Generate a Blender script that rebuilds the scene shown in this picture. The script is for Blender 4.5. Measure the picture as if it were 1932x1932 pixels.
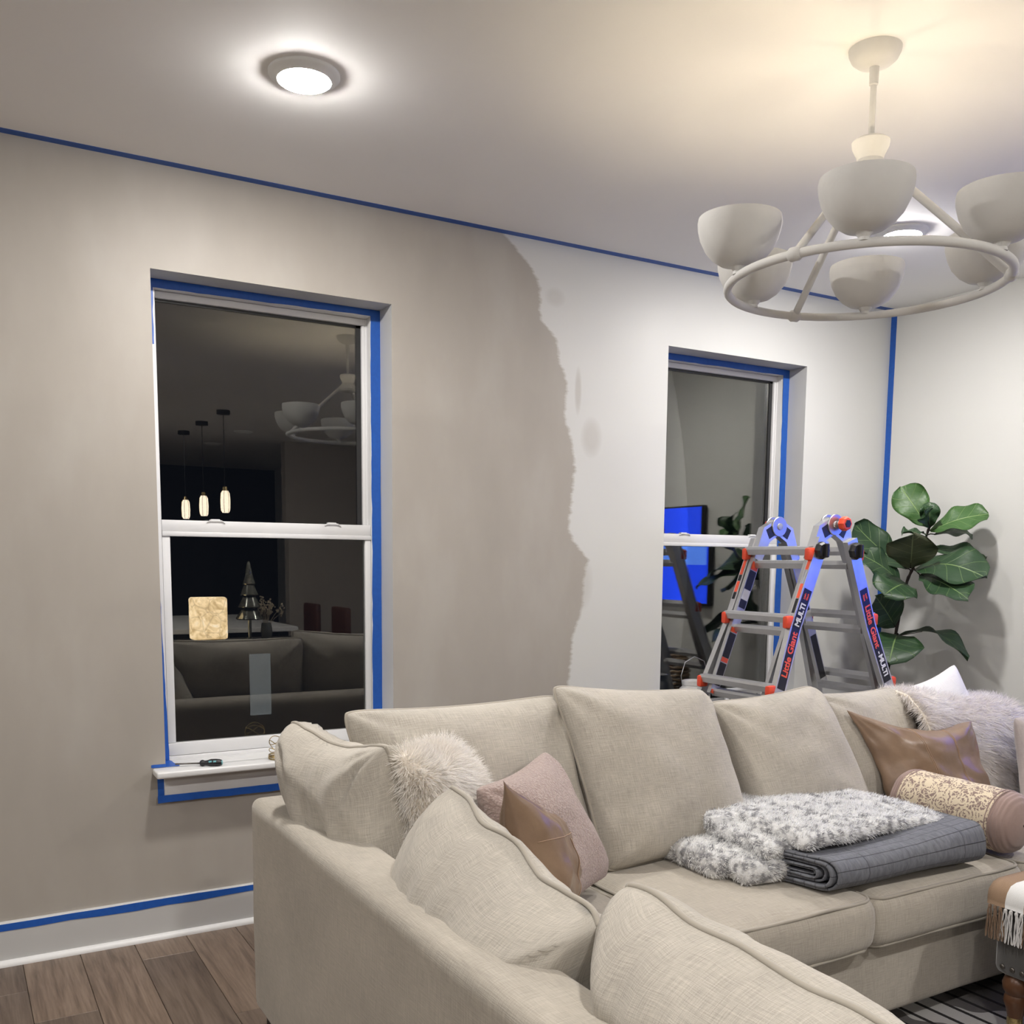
import bpy, bmesh, math, random
from mathutils import Vector, Matrix, noise as mnoise

for _o in list(bpy.data.objects):
    bpy.data.objects.remove(_o)
SC = bpy.context.scene
COL = SC.collection
R = math.radians

# ------------------------------------------------------------------ camera
CAM_POS = Vector((-4.4468, -3.6604, 1.3972))
_yaw, _pitch, _roll = 0.5248, -0.1114, 0.0089
_f = Vector((math.sin(_yaw) * math.cos(_pitch), math.cos(_yaw) * math.cos(_pitch), math.sin(_pitch)))
_r = Vector((math.cos(_yaw), -math.sin(_yaw), 0.0))
_u = _r.cross(_f)
_r2 = _r * math.cos(_roll) + _u * math.sin(_roll)
_u2 = _u * math.cos(_roll) - _r * math.sin(_roll)
cam = bpy.data.objects.new('camera', bpy.data.cameras.new('camera'))
COL.objects.link(cam)
cam.matrix_world = Matrix(((_r2.x, _u2.x, -_f.x, CAM_POS.x), (_r2.y, _u2.y, -_f.y, CAM_POS.y),
                           (_r2.z, _u2.z, -_f.z, CAM_POS.z), (0, 0, 0, 1)))
cam.data.sensor_fit = 'HORIZONTAL'
cam.data.sensor_width = 36.0
cam.data.lens = 36.0 * 1839.45 / 1932.0
cam.data.shift_y = (1263.6 - 966.0) / 1932.0
cam.data.clip_start = 0.05
SC.camera = cam

# ------------------------------------------------------------------ world (night) and exposure
W = bpy.data.worlds.new('night_sky')
SC.world = W
W.use_nodes = True
W.node_tree.nodes['Background'].inputs[0].default_value = (0.004, 0.005, 0.008, 1)
W.node_tree.nodes['Background'].inputs[1].default_value = 1.0
SC.view_settings.view_transform = 'Standard'
SC.view_settings.look = 'None'
SC.view_settings.gamma = 1.0
SC.view_settings.use_curve_mapping = False
SC.view_settings.exposure = 0.0
LED_STRENGTH = 620.0        # recessed ceiling lights
BULB_STRENGTH = 430.0       # warm bulbs inside the chandelier bowls
TV_STRENGTH = 2.8

try:
    CYC = SC.cycles
    CYC.max_bounces = 6
    CYC.diffuse_bounces = 4
    CYC.glossy_bounces = 3
    CYC.transmission_bounces = 3
    CYC.transparent_max_bounces = 8
    CYC.caustics_reflective = False
    CYC.caustics_refractive = False
    CYC.use_light_tree = True
    CYC.light_sampling_threshold = 0.03
    CYC.use_adaptive_sampling = True
    CYC.adaptive_threshold = 0.1
    CYC.adaptive_min_samples = 16
except Exception:
    pass

# ------------------------------------------------------------------ helpers
OFF = {}


def V(*a):
    return Vector(a)


def empty(name, loc, label=None, cat=None, group=None):
    o = bpy.data.objects.new(name, None)
    o.empty_display_size = 0.05
    COL.objects.link(o)
    o.location = loc
    OFF[o.name] = Vector(loc)
    tag(o, label, cat, group)
    return o


def tag(o, label=None, cat=None, group=None, kind=None):
    if label:
        o['label'] = label
    if cat:
        o['category'] = cat
    if group:
        o['group'] = group
    if kind:
        o['kind'] = kind
    return o


def mk(name, verts, faces, mat, parent=None, smooth=False, uvs=None, origin=None, cols=None):
    """verts in world coordinates; uvs per vertex"""
    if parent is not None:
        off = OFF[parent.name]
    elif origin is not None:
        off = Vector(origin)
    else:
        xs = [v[0] for v in verts]; ys = [v[1] for v in verts]; zs = [v[2] for v in verts]
        off = Vector(((min(xs) + max(xs)) / 2, (min(ys) + max(ys)) / 2, min(zs)))
    me = bpy.data.meshes.new(name)
    me.from_pydata([(v[0] - off.x, v[1] - off.y, v[2] - off.z) for v in verts], [], faces)
    if uvs:
        lay = me.uv_layers.new(name='UVMap')
        buf = []
        for p in me.polygons:
            for vi in p.vertices:
                buf.extend(uvs[vi])
        lay.data.foreach_set('uv', buf)
    if cols:
        ca = me.color_attributes.new('tint', 'FLOAT_COLOR', 'POINT')
        flat = []
        for c in cols:
            flat.extend((c[0], c[1], c[2], 1.0))
        ca.data.foreach_set('color', flat)
    if smooth:
        me.polygons.foreach_set('use_smooth', [True] * len(me.polygons))
    me.update()
    o = bpy.data.objects.new(name, me)
    COL.objects.link(o)
    if mat:
        me.materials.append(mat)
    if parent is not None:
        o.parent = parent
    else:
        o.location = off
    OFF[o.name] = off
    return o


def share(src, name, parent, loc, rot=None, scale=None):
    o = bpy.data.objects.new(name, src.data if hasattr(src, 'data') else src)
    COL.objects.link(o)
    if parent is not None:
        o.parent = parent
        o.location = Vector(loc) - OFF[parent.name]
    else:
        o.location = loc
    if rot is not None:
        o.rotation_euler = rot
    if scale is not None:
        o.scale = scale
    OFF[o.name] = Vector(loc)
    return o


class G:
    """collects geometry for one mesh"""

    def __init__(s):
        s.v, s.f, s.uv = [], [], []

    def add(s, vs, fs, uv=None):
        n = len(s.v)
        s.v.extend([tuple(x) for x in vs])
        s.f.extend([tuple(i + n for i in f) for f in fs])
        s.uv.extend(uv if uv else [(0.0, 0.0)] * len(vs))
        return s

    def box(s, lo, hi, M=None):
        x0, y0, z0 = lo; x1, y1, z1 = hi
        vs = [V(x, y, z) for z in (z0, z1) for y in (y0, y1) for x in (x0, x1)]
        if M:
            vs = [M @ v for v in vs]
        return s.add(vs, [(0, 2, 3, 1), (4, 5, 7, 6), (0, 1, 5, 4), (2, 6, 7, 3), (0, 4, 6, 2), (1, 3, 7, 5)])

    def bbox(s, lo, hi, b=0.003, M=None, seg=2):
        bm = bmesh.new()
        bmesh.ops.create_cube(bm, size=1.0)
        for v in bm.verts:
            v.co = V(*[lo[i] + (hi[i] - lo[i]) * (v.co[i] + .5) for i in range(3)])
        bmesh.ops.bevel(bm, geom=bm.edges[:], offset=b, segments=seg, profile=0.5, affect='EDGES')
        if M:
            bm.transform(M)
        bm.normal_update()
        vs = [v.co.copy() for v in bm.verts]
        uv = []
        for v in bm.verts:
            uv.append((v.co.x + v.co.y, v.co.z + v.co.y * .3))
        s.add(vs, [[v.index for v in f.verts] for f in bm.faces], uv)
        bm.free()
        return s

    def lathe(s, prof, M=None, n=32, cap=True):
        """prof: list of (r, z)"""
        vs, fs = [], []
        for r, z in prof:
            for i in range(n):
                a = 2 * math.pi * i / n
                vs.append(V(r * math.cos(a), r * math.sin(a), z))
        for k in range(len(prof) - 1):
            for i in range(n):
                j = (i + 1) % n
                fs.append((k * n + i, k * n + j, (k + 1) * n + j, (k + 1) * n + i))
        if cap:
            if prof[0][0] > 1e-6:
                fs.append(tuple(range(n - 1, -1, -1)))
            if prof[-1][0] > 1e-6:
                b = (len(prof) - 1) * n
                fs.append(tuple(b + i for i in range(n)))
        if M:
            vs = [M @ v for v in vs]
        return s.add(vs, fs)

    def tube(s, pts, rad, n=8, closed=False, cap=True, flat=1.0):
        pts = [Vector(p) for p in pts]
        m = len(pts)
        rads = rad if isinstance(rad, (list, tuple)) else [rad] * m
        vs, fs = [], []
        up = None
        for i, p in enumerate(pts):
            if closed:
                t = pts[(i + 1) % m] - pts[i - 1]
            else:
                t = pts[min(i + 1, m - 1)] - pts[max(i - 1, 0)]
            if t.length < 1e-9:
                t = V(0, 0, 1)
            t.normalize()
            if up is None:
                up = V(0, 0, 1) if abs(t.z) < .9 else V(1, 0, 0)
            a = t.cross(up)
            if a.length < 1e-6:
                a = t.cross(V(1, 0.1, 0))
            a.normalize()
            b = a.cross(t); b.normalize()
            up = b
            for k in range(n):
                th = 2 * math.pi * k / n
                vs.append(p + (a * math.cos(th) + b * math.sin(th) * flat) * rads[i])
        segs = m if closed else m - 1
        for i in range(segs):
            i2 = (i + 1) % m
            for k in range(n):
                k2 = (k + 1) % n
                fs.append((i * n + k, i2 * n + k, i2 * n + k2, i * n + k2))
        if cap and not closed:
            fs.append(tuple(range(n)))
            fs.append(tuple((m - 1) * n + k for k in range(n - 1, -1, -1)))
        return s.add(vs, fs)

    def prism(s, poly, d0, d1):
        """poly: list of 3D points, extruded by vectors d0..d1"""
        n = len(poly)
        vs = [Vector(p) + Vector(d0) for p in poly] + [Vector(p) + Vector(d1) for p in poly]
        fs = [tuple(range(n - 1, -1, -1)), tuple(range(n, 2 * n))]
        for i in range(n):
            j = (i + 1) % n
            fs.append((i, j, n + j, n + i))
        return s.add(vs, fs)

    def rbox(s, lo, hi, r, cuts=10, fn=None):
        """rounded, gently deformable box with evenly spread vertices"""
        lo = Vector(lo); hi = Vector(hi)
        c = (lo + hi) / 2; h = (hi - lo) / 2
        bm = bmesh.new()
        bmesh.ops.create_cube(bm, size=2.0)
        bmesh.ops.subdivide_edges(bm, edges=bm.edges[:], cuts=cuts, use_grid_fill=True)
        vs, uv = [], []
        for v in bm.verts:
            p = V(v.co.x, v.co.y, v.co.z)
            q = V(0, 0, 0)
            for i in range(3):
                # denser towards the edges
                t = p[i]
                q[i] = h[i] * math.sin(t * math.pi / 2) ** 1 if h[i] > r * 1.2 else h[i] * t
            inner = V(*[max(-(h[i] - r), min(h[i] - r, q[i])) for i in range(3)])
            d = q - inner
            if d.length > 1e-9:
                # push out to the rounded shell
                q = inner + d.normalized() * r
            ax = max(range(3), key=lambda i: abs(p[i]))
            w = c + q
            if fn:
                w = fn(w, (q.x / h.x, q.y / h.y, q.z / h.z))
            vs.append(w)
            if ax == 0:
                uv.append((w.y, w.z))
            elif ax == 1:
                uv.append((w.x, w.z))
            else:
                uv.append((w.x, w.y))
        bm.verts.index_update()
        s.add(vs, [[v.index for v in f.verts] for f in bm.faces], uv)
        bm.free()
        return s

    def make(s, name, mat, parent=None, smooth=False, origin=None):
        return mk(name, s.v, s.f, mat, parent, smooth, s.uv, origin)


def auto_smooth(o, ang=40):
    me = o.data
    me.polygons.foreach_set('use_smooth', [True] * len(me.polygons))
    bm = bmesh.new(); bm.from_mesh(me)
    lim = R(ang)
    for e in bm.edges:
        e.smooth = not (len(e.link_faces) == 2 and e.calc_face_angle(0) > lim)
    bm.to_mesh(me); bm.free()
    return o


# ------------------------------------------------------------------ materials
class N:
    def __init__(s, name):
        s.m = bpy.data.materials.new(name)
        s.m.use_nodes = True
        s.t = s.m.node_tree
        s.p = s.t.nodes['Principled BSDF']

    def n(s, typ, **kw):
        x = s.t.nodes.new(typ)
        for k, v in kw.items():
            if k.startswith('i_'):
                key = k[2:]
                x.inputs[int(key) if key.isdigit() else key.replace('_', ' ')].default_value = v
            else:
                setattr(x, k, v)
        return x

    def l(s, a, b):
        s.t.links.new(a, b)
        return s

    def coord(s, kind='UV', scale=(1, 1, 1), rot=(0, 0, 0), loc=(0, 0, 0)):
        tc = s.n('ShaderNodeTexCoord')
        mp = s.n('ShaderNodeMapping')
        mp.inputs['Scale'].default_value = scale
        mp.inputs['Rotation'].default_value = rot
        mp.inputs['Location'].default_value = loc
        s.l(tc.outputs[kind], mp.inputs[0])
        return mp.outputs[0]

    def noise(s, vec, scale, detail=2, rough=.5, dist=0):
        x = s.n('ShaderNodeTexNoise')
        x.inputs['Scale'].default_value = scale
        x.inputs['Detail'].default_value = detail
        x.inputs['Roughness'].default_value = rough
        x.inputs['Distortion'].default_value = dist
        if vec is not None:
            s.l(vec, x.inputs['Vector'])
        return x.outputs['Fac']

    def math(s, op, a, b=None, clamp=False):
        x = s.n('ShaderNodeMath', operation=op, use_clamp=clamp)
        for i, q in enumerate((a, b)):
            if q is None:
                continue
            if isinstance(q, (int, float)):
                x.inputs[i].default_value = q
            else:
                s.l(q, x.inputs[i])
        return x.outputs[0]

    def mix(s, fac, a, b, blend='MIX'):
        x = s.n('ShaderNodeMix', data_type='RGBA', blend_type=blend)
        for i, q in ((0, fac), (6, a), (7, b)):
            if isinstance(q, (int, float)):
                x.inputs[i].default_value = q
            elif isinstance(q, tuple):
                x.inputs[i].default_value = q if len(q) == 4 else (*q, 1)
            else:
                s.l(q, x.inputs[i])
        return x.outputs[2]

    def ramp(s, fac, stops, interp='LINEAR'):
        x = s.n('ShaderNodeValToRGB')
        x.color_ramp.interpolation = interp
        e = x.color_ramp.elements
        while len(e) < len(stops):
            e.new(0.5)
        for i, (p, c) in enumerate(stops):
            e[i].position = p
            e[i].color = c if len(c) == 4 else (*c, 1)
        s.l(fac, x.inputs[0])
        return x.outputs[0]

    def bump(s, h, strength=.3, dist=.002):
        x = s.n('ShaderNodeBump')
        x.inputs['Strength'].default_value = strength
        x.inputs['Distance'].default_value = dist
        s.l(h, x.inputs['Height'])
        s.l(x.outputs[0], s.p.inputs['Normal'])
        return x

    def base(s, c):
        if isinstance(c, tuple):
            s.p.inputs['Base Color'].default_value = (*c, 1)
        else:
            s.l(c, s.p.inputs['Base Color'])
        return s

    def set(s, **kw):
        for k, v in kw.items():
            s.p.inputs[k.replace('_', ' ')].default_value = v
        return s


def plain(name, c, rough=.6, metal=0.0, var=0.06, scale=8, spec=.5, bump=0.0, bscale=200):
    a = N(name)
    co = a.coord('Object')
    f = a.noise(co, scale, 3)
    a.base(a.mix(f, tuple(max(0, x * (1 - var)) for x in c), tuple(x * (1 + var) for x in c)))
    a.set(Roughness=rough, Metallic=metal)
    a.p.inputs['Specular IOR Level'].default_value = spec
    if bump:
        a.bump(a.noise(co, bscale, 2), bump, .001)
    return a.m


def emis(name, c, st):
    a = N(name)
    a.base((0.0, 0.0, 0.0)).set(Roughness=.4)
    a.p.inputs['Emission Color'].default_value = (*c, 1)
    a.p.inputs['Emission Strength'].default_value = st
    return a.m


def linen(name, c, var=.12, scale=1.0, bstr=.35, rough=.9, sheen=.25):
    """woven slub fabric on metric UVs"""
    a = N(name)
    u = a.noise(a.coord('UV', (20 * scale, 430 * scale, 1)), 1, 2, .6)
    v = a.noise(a.coord('UV', (430 * scale, 20 * scale, 1), loc=(7, 3, 0)), 1, 2, .6)
    fine = a.noise(a.coord('UV', (900 * scale, 900 * scale, 1)), 1, 1)
    big = a.noise(a.coord('UV', (3, 3, 1)), 1, 3)
    h = a.math('ADD', a.math('ADD', u, v), a.math('MULTIPLY', fine, .6))
    f = a.math('MULTIPLY', h, .385)
    f = a.math('ADD', f, a.math('MULTIPLY', a.math('SUBTRACT', big, .5), .35))
    lo = tuple(x * (1 - var * 1.9) for x in c)
    hi = tuple(x * (1 + var * 1.5) for x in c)
    a.base(a.ramp(f, [(.3, lo), (.72, hi)]))
    a.set(Roughness=rough)
    a.p.inputs['Sheen Weight'].default_value = sheen
    a.p.inputs['Specular IOR Level'].default_value = .2
    a.bump(h, bstr, .0015)
    return a.m


MT = {}
MT['linen'] = linen('sofa_linen', (0.405, 0.368, 0.310), .17)
MT['linen_light'] = linen('cushion_linen', (0.455, 0.420, 0.362), .20, 1.0, .55)
MT['piping'] = linen('piping_linen', (0.36, 0.328, 0.275))
MT['linen_shaded'] = linen('shaded_loveseat_linen', (0.27, 0.245, 0.21))  # sofa linen darkened to imitate dim light on the loveseat
MT['white_linen'] = linen('white_linen', (0.68, 0.67, 0.66), .06)
MT['lilac_linen'] = linen('lilac_linen', (0.42, 0.37, 0.36), .10)
MT['white'] = plain('white_vinyl', (0.70, 0.70, 0.70), .35, var=.02)
MT['trim'] = plain('white_trim_paint', (0.70, 0.70, 0.69), .35, var=.02)
MT['base_grey'] = plain('grey_baseboard_paint', (0.53, 0.53, 0.52), .5, var=.03)
MT['apron'] = plain('pale_apron_paint', (0.62, 0.61, 0.60), .5, var=.03)
MT['black'] = plain('black_plastic', (0.012, 0.012, 0.013), .35)
MT['dark'] = plain('dark_wood', (0.02, 0.015, 0.012), .5)
MT['alu'] = plain('aluminium', (0.62, 0.62, 0.63), .34, .85, .08, 30)
MT['alu_dark'] = plain('brushed_aluminium', (0.50, 0.50, 0.51), .42, .85, .08, 30)
MT['steel'] = plain('steel', (0.55, 0.55, 0.57), .36, 1.0)
MT['red'] = plain('red_orange_plastic', (0.75, 0.075, 0.03), .4)
MT['plaster'] = plain('white_plaster', (0.60, 0.595, 0.575), .75, var=.05, scale=25, bump=.35, bscale=90)
MT['brass'] = plain('brass', (0.55, 0.42, 0.2), .25, 1.0)
MT['ceramic'] = plain('white_ceramic', (0.75, 0.74, 0.72), .3, var=.1, scale=40)
MT['led'] = emis('led_diffuser', (1.0, 0.965, 0.93), LED_STRENGTH)
MT['bulb'] = emis('warm_bulb', (1.0, 0.84, 0.60), BULB_STRENGTH)
MT['fixture'] = plain('white_fixture', (0.80, 0.81, 0.80), .5, var=.01)

# window wall: two coats of paint with a ragged, brushed boundary
PAINT = [(-2.033, .0), (-2.033, 0.846), (-2.014, 1.062), (-1.965, 1.181), (-1.961, 1.30), (-1.935, 1.407), (-1.987, 1.451),
         (-2.046, 1.535), (-2.031, 1.651), (-2.014, 1.814), (-2.036, 1.928), (-2.074, 2.016), (-2.063, 2.175),
         (-2.105, 2.26), (-2.12, 2.347), (-2.202, 2.425), (-2.209, 2.555), (-2.257, 2.634), (-2.323, 2.688), (-2.40, 2.738)]


def wall_paint(name, split):
    a = N(name)
    tc = a.n('ShaderNodeNewGeometry')
    sx = a.n('ShaderNodeSeparateXYZ')
    a.l(tc.outputs['Position'], sx.inputs[0])
    px, pz = sx.outputs[0], sx.outputs[2]
    pos = tc.outputs['Position']
    light = (0.595, 0.595, 0.575)
    taupe = (0.372, 0.343, 0.303)
    mot = a.noise(pos, 1.3, 4, .6)
    roller = a.noise(pos, 420, 2)
    lightc = a.mix(mot, tuple(x * .97 for x in light), tuple(x * 1.03 for x in light))
    if split:
        fc = a.n('ShaderNodeFloatCurve')
        cv = fc.mapping.curves[0]
        pts = sorted([(z / 2.75, (x + 2.6) / 0.8) for x, z in PAINT])
        cv.points[0].location = pts[0]
        cv.points[1].location = (1.0, pts[-1][1])
        for q in pts[1:-1]:
            cv.points.new(*q)
        for q in cv.points:
            q.handle_type = 'VECTOR'
        fc.mapping.update()
        a.l(a.math('DIVIDE', pz, 2.75), fc.inputs['Value'])
        xb = a.math('SUBTRACT', a.math('MULTIPLY', fc.outputs[0], .8), 2.6)
        mp = a.n('ShaderNodeMapping'); mp.inputs['Scale'].default_value = (9, 9, 42)
        a.l(pos, mp.inputs[0])
        rag = a.math('MULTIPLY', a.math('SUBTRACT', a.noise(mp.outputs[0], 1, 5, .65), .5), .055)
        d = a.math('ADD', a.math('SUBTRACT', px, xb), rag)
        fac = a.math('ADD', a.math('MULTIPLY', d, 55), .5, True)       # 0 taupe .. 1 light
        # thin scuffs of taupe beyond the edge
        for (cx, cz, rx, rz, amt) in ((-1.93, 1.945, .055, .085, .38), (-2.005, 2.14, .018, .10, .5), (-2.13, 2.52, .05, .04, .25), (-1.97, 1.30, .06, .12, .3)):
            ex = a.math('DIVIDE', a.math('SUBTRACT', px, cx + 0.0), rx)
            ez = a.math('DIVIDE', a.math('SUBTRACT', pz, cz), rz)
            rr = a.math('ADD', a.math('MULTIPLY', ex, ex), a.math('MULTIPLY', ez, ez))
            k = a.math('MULTIPLY', a.math('SUBTRACT', 1.25, a.math('ADD', rr, rag)), amt, True)
            k = a.math('MINIMUM', k, amt)
            fac = a.math('MULTIPLY', fac, a.math('SUBTRACT', 1.0, k))
        # uneven, still drying coat
        mp2 = a.n('ShaderNodeMapping'); mp2.inputs['Scale'].default_value = (2.6, 1, 1.1); mp2.inputs['Location'].default_value = (3.2, 0, 0.4)
        a.l(pos, mp2.inputs[0])
        dry = a.noise(mp2.outputs[0], 1.4, 4, .55)
        mp3 = a.n('ShaderNodeMapping'); mp3.inputs['Scale'].default_value = (9, 1, 3.2)
        a.l(pos, mp3.inputs[0])
        brush = a.noise(mp3.outputs[0], 1.0, 3, .6)
        k = a.math('ADD', a.math('MULTIPLY', dry, .9), a.math('MULTIPLY', brush, .10))
        tau = a.ramp(k, [(.34, tuple(x * .95 for x in taupe)), (.5, taupe), (.68, (taupe[0] * 1.08, taupe[1] * 1.10, taupe[2] * 1.11))])
        a.base(a.mix(fac, tau, lightc))
        rg = a.math('SUBTRACT', .62, a.math('MULTIPLY', dry, .25))
        a.l(rg, a.p.inputs['Roughness'])
    else:
        a.base(lightc)
        a.set(Roughness=.6)
    a.p.inputs['Specular IOR Level'].default_value = .35
    a.bump(roller, .12, .0006)
    return a.m


MT['wall_split'] = wall_paint('window_wall_paint', True)
MT['wall_light'] = wall_paint('light_grey_wall_paint', False)
MT['reveal'] = plain('reveal_paint', (0.56, 0.56, 0.555), .55, var=.03)
MT['wall_brown'] = plain('taupe_wall_paint', (0.42, 0.38, 0.34), .6, var=.03)
MT['wall_unlit'] = plain('unlit_far_wall_tone', (0.03, 0.03, 0.035), .7)  # darkness of the unlit far end put into the wall colour


def ceil_mat():
    a = N('ceiling_paint')
    g = a.n('ShaderNodeNewGeometry')
    f = a.noise(g.outputs['Position'], .9, 3)
    a.base(a.mix(f, (.85, .84, .825), (.88, .87, .855)))
    a.set(Roughness=.75)
    a.p.inputs['Specular IOR Level'].default_value = .3
    a.bump(a.noise(g.outputs['Position'], 260, 2), .1, .0006)
    return a.m


MT['ceiling'] = ceil_mat()


def tape_mat():
    a = N('blue_masking_tape')
    co = a.coord('Object')
    f = a.noise(co, 60, 3)
    a.base(a.mix(f, (.009, .072, .35), (.014, .108, .46)))
    a.set(Roughness=.45)
    a.bump(a.noise(co, 500, 2), .3, .0005)
    return a.m


MT['tape'] = tape_mat()


def wood_floor(shared):
    a = N('grey_brown_plank' if shared else 'grey_brown_plank_floor')
    oi = a.n('ShaderNodeObjectInfo')
    g = a.n('ShaderNodeNewGeometry')
    pos = g.outputs['Position']
    add = a.n('ShaderNodeVectorMath', operation='ADD')
    cmb = a.n('ShaderNodeCombineXYZ')
    if shared:
        a.l(a.math('MULTIPLY', oi.outputs['Random'], 37.0), cmb.inputs[0])
        a.l(a.math('MULTIPLY', oi.outputs['Random'], 11.0), cmb.inputs[1])
    a.l(pos, add.inputs[0]); a.l(cmb.outputs[0], add.inputs[1])
    mp = a.n('ShaderNodeMapping'); mp.inputs['Scale'].default_value = (26, 2.0, 1)
    a.l(add.outputs[0], mp.inputs[0])
    mp2 = a.n('ShaderNodeMapping'); mp2.inputs['Scale'].default_value = (140, 7, 1)
    a.l(add.outputs[0], mp2.inputs[0])
    g1 = a.noise(mp.outputs[0], 1, 5, .6, 1.2)
    g2 = a.noise(mp2.outputs[0], 1, 3, .6)
    k = a.math('ADD', a.math('MULTIPLY', g1, .65), a.math('MULTIPLY', g2, .35))
    col = a.ramp(k, [(.30, (.062, .043, .031)), (.48, (.142, .102, .075)), (.68, (.215, .163, .124))])
    if shared:
        tint = a.ramp(oi.outputs['Random'], [(0, (.72, .72, .72)), (1, (1.15, 1.13, 1.1))])
        col = a.mix(1.0, col, tint, 'MULTIPLY')
        # a few small knots
        vo = a.n('ShaderNodeTexVoronoi'); vo.inputs['Scale'].default_value = 1.0
        mp4 = a.n('ShaderNodeMapping'); mp4.inputs['Scale'].default_value = (9, 2.6, 1)
        a.l(add.outputs[0], mp4.inputs[0]); a.l(mp4.outputs[0], vo.inputs['Vector'])
        kn = a.math('MULTIPLY', a.math('SUBTRACT', .10, vo.outputs['Distance']), 12, True)
        col = a.mix(a.math('MULTIPLY', kn, .6), col, (.03, .02, .015))
    a.base(col)
    a.set(Roughness=.42)
    a.bump(k, .12, .001)
    return a.m


MT['plank'] = wood_floor(True)
MT['floor'] = wood_floor(False)


def glass_mat():
    a = N('window_glass')
    t = a.t
    t.nodes.remove(a.p)
    tr = a.n('ShaderNodeBsdfTransparent'); tr.inputs[0].default_value = (.82, .84, .83, 1)
    gl = a.n('ShaderNodeBsdfGlossy'); gl.inputs['Roughness'].default_value = 0.0
    gl.inputs[0].default_value = (1, .985, .96, 1)
    fr = a.n('ShaderNodeFresnel'); fr.inputs[0].default_value = 1.55
    k = a.math('ADD', a.math('MULTIPLY', fr.outputs[0], .8), .070, True)
    mx = a.n('ShaderNodeMixShader')
    a.l(k, mx.inputs[0]); a.l(tr.outputs[0], mx.inputs[1]); a.l(gl.outputs[0], mx.inputs[2])
    a.l(mx.outputs[0], t.nodes['Material Output'].inputs[0])
    return a.m


MT['glass'] = glass_mat()
MT['dark_edge_strip'] = plain('black_edge_strip', (.015, .015, .016), .5)


def leather():
    a = N('tan_leather')
    co = a.coord('UV', (1, 1, 1))
    big = a.noise(co, 7, 4, .6)
    fine = a.noise(co, 420, 3, .6)
    a.base(a.ramp(big, [(.3, (.175, .112, .072)), (.6, (.245, .165, .110)), (.8, (.29, .20, .14))]))
    a.l(a.math('ADD', a.math('MULTIPLY', big, .12), .24), a.p.inputs['Roughness'])
    wr = a.noise(co, 38, 4, .6, .6)
    a.bump(a.math('ADD', a.math('MULTIPLY', fine, .25), wr), .22, .003)
    return a.m


MT['leather'] = leather()
MT['stitch'] = plain('tan_stitching', (.36, .24, .16), .5)


def boucle():
    a = N('pink_boucle')
    co = a.coord('UV')
    vo = a.n('ShaderNodeTexVoronoi'); vo.inputs['Scale'].default_value = 150
    a.l(co, vo.inputs['Vector'])
    nz = a.noise(co, 260, 3, .7)
    h = a.math('ADD', a.math('MULTIPLY', vo.outputs['Distance'], -.8), nz)
    a.base(a.ramp(h, [(.0, (.40, .295, .262)), (.45, (.52, .41, .37))]))
    a.set(Roughness=.95)
    a.p.inputs['Sheen Weight'].default_value = .35
    a.bump(h, .9, .006)
    return a.m


MT['boucle'] = boucle()


def fur_mat(name, use_attr, c=(.7, .64, .55)):
    a = N(name)
    if use_attr:
        at = a.n('ShaderNodeAttribute', attribute_name='tint')
        col = at.outputs['Color']
    else:
        col = None
    df = a.n('ShaderNodeBsdfDiffuse'); tl = a.n('ShaderNodeBsdfTranslucent')
    for x in (df, tl):
        if col is not None:
            a.l(col, x.inputs[0])
        else:
            x.inputs[0].default_value = (*c, 1)
    mx = a.n('ShaderNodeMixShader'); mx.inputs[0].default_value = .45
    a.l(df.outputs[0], mx.inputs[1]); a.l(tl.outputs[0], mx.inputs[2])
    a.t.nodes.remove(a.p)
    a.l(mx.outputs[0], a.t.nodes['Material Output'].inputs[0])
    return a.m


MT['fur'] = fur_mat('fur_strands', True)
MT['fur_skin'] = plain('fur_backing', (.72, .66, .58), .95, var=.15, scale=60)


def spotted():
    a = N('spotted_pile')
    co = a.coord('Object')
    f = a.noise(co, 38, 2, .5)
    a.base(a.ramp(f, [(.42, (.62, .62, .62)), (.6, (.22, .22, .23))]))
    a.set(Roughness=.95)
    return a.m


MT['spot_skin'] = spotted()


def quilt():
    a = N('grey_quilted_cotton')
    co = a.coord('UV')
    sep = a.n('ShaderNodeSeparateXYZ'); a.l(co, sep.inputs[0])
    puck = a.noise(a.coord('UV', (60, 22, 1)), 1.6, 3, .6, .5)
    st = a.math('ABSOLUTE', a.math('SUBTRACT', a.math('FRACT', a.math('DIVIDE', sep.outputs[1], .034)), .5))
    line = a.math('MULTIPLY', a.math('SUBTRACT', .045, st), 26, True)
    st2 = a.math('ABSOLUTE', a.math('SUBTRACT', a.math('FRACT', a.math('DIVIDE', sep.outputs[0], .40)), .5))
    line2 = a.math('MULTIPLY', a.math('SUBTRACT', .006, st2), 160, True)
    ln = a.math('MAXIMUM', line, line2)
    weave = a.noise(a.coord('UV', (700, 700, 1)), 1, 1)
    c = a.ramp(puck, [(.3, (.105, .11, .125)), (.7, (.165, .172, .195))])
    c = a.mix(a.math('MULTIPLY', ln, .65), c, (.03, .03, .036))
    a.base(c).set(Roughness=.85)
    h = a.math('ADD', a.math('MULTIPLY', a.math('SUBTRACT', 1.0, ln), .8), a.math('ADD', puck, a.math('MULTIPLY', weave, .12)))
    a.bump(h, .55, .006)
    return a.m


MT['quilt'] = quilt()


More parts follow.
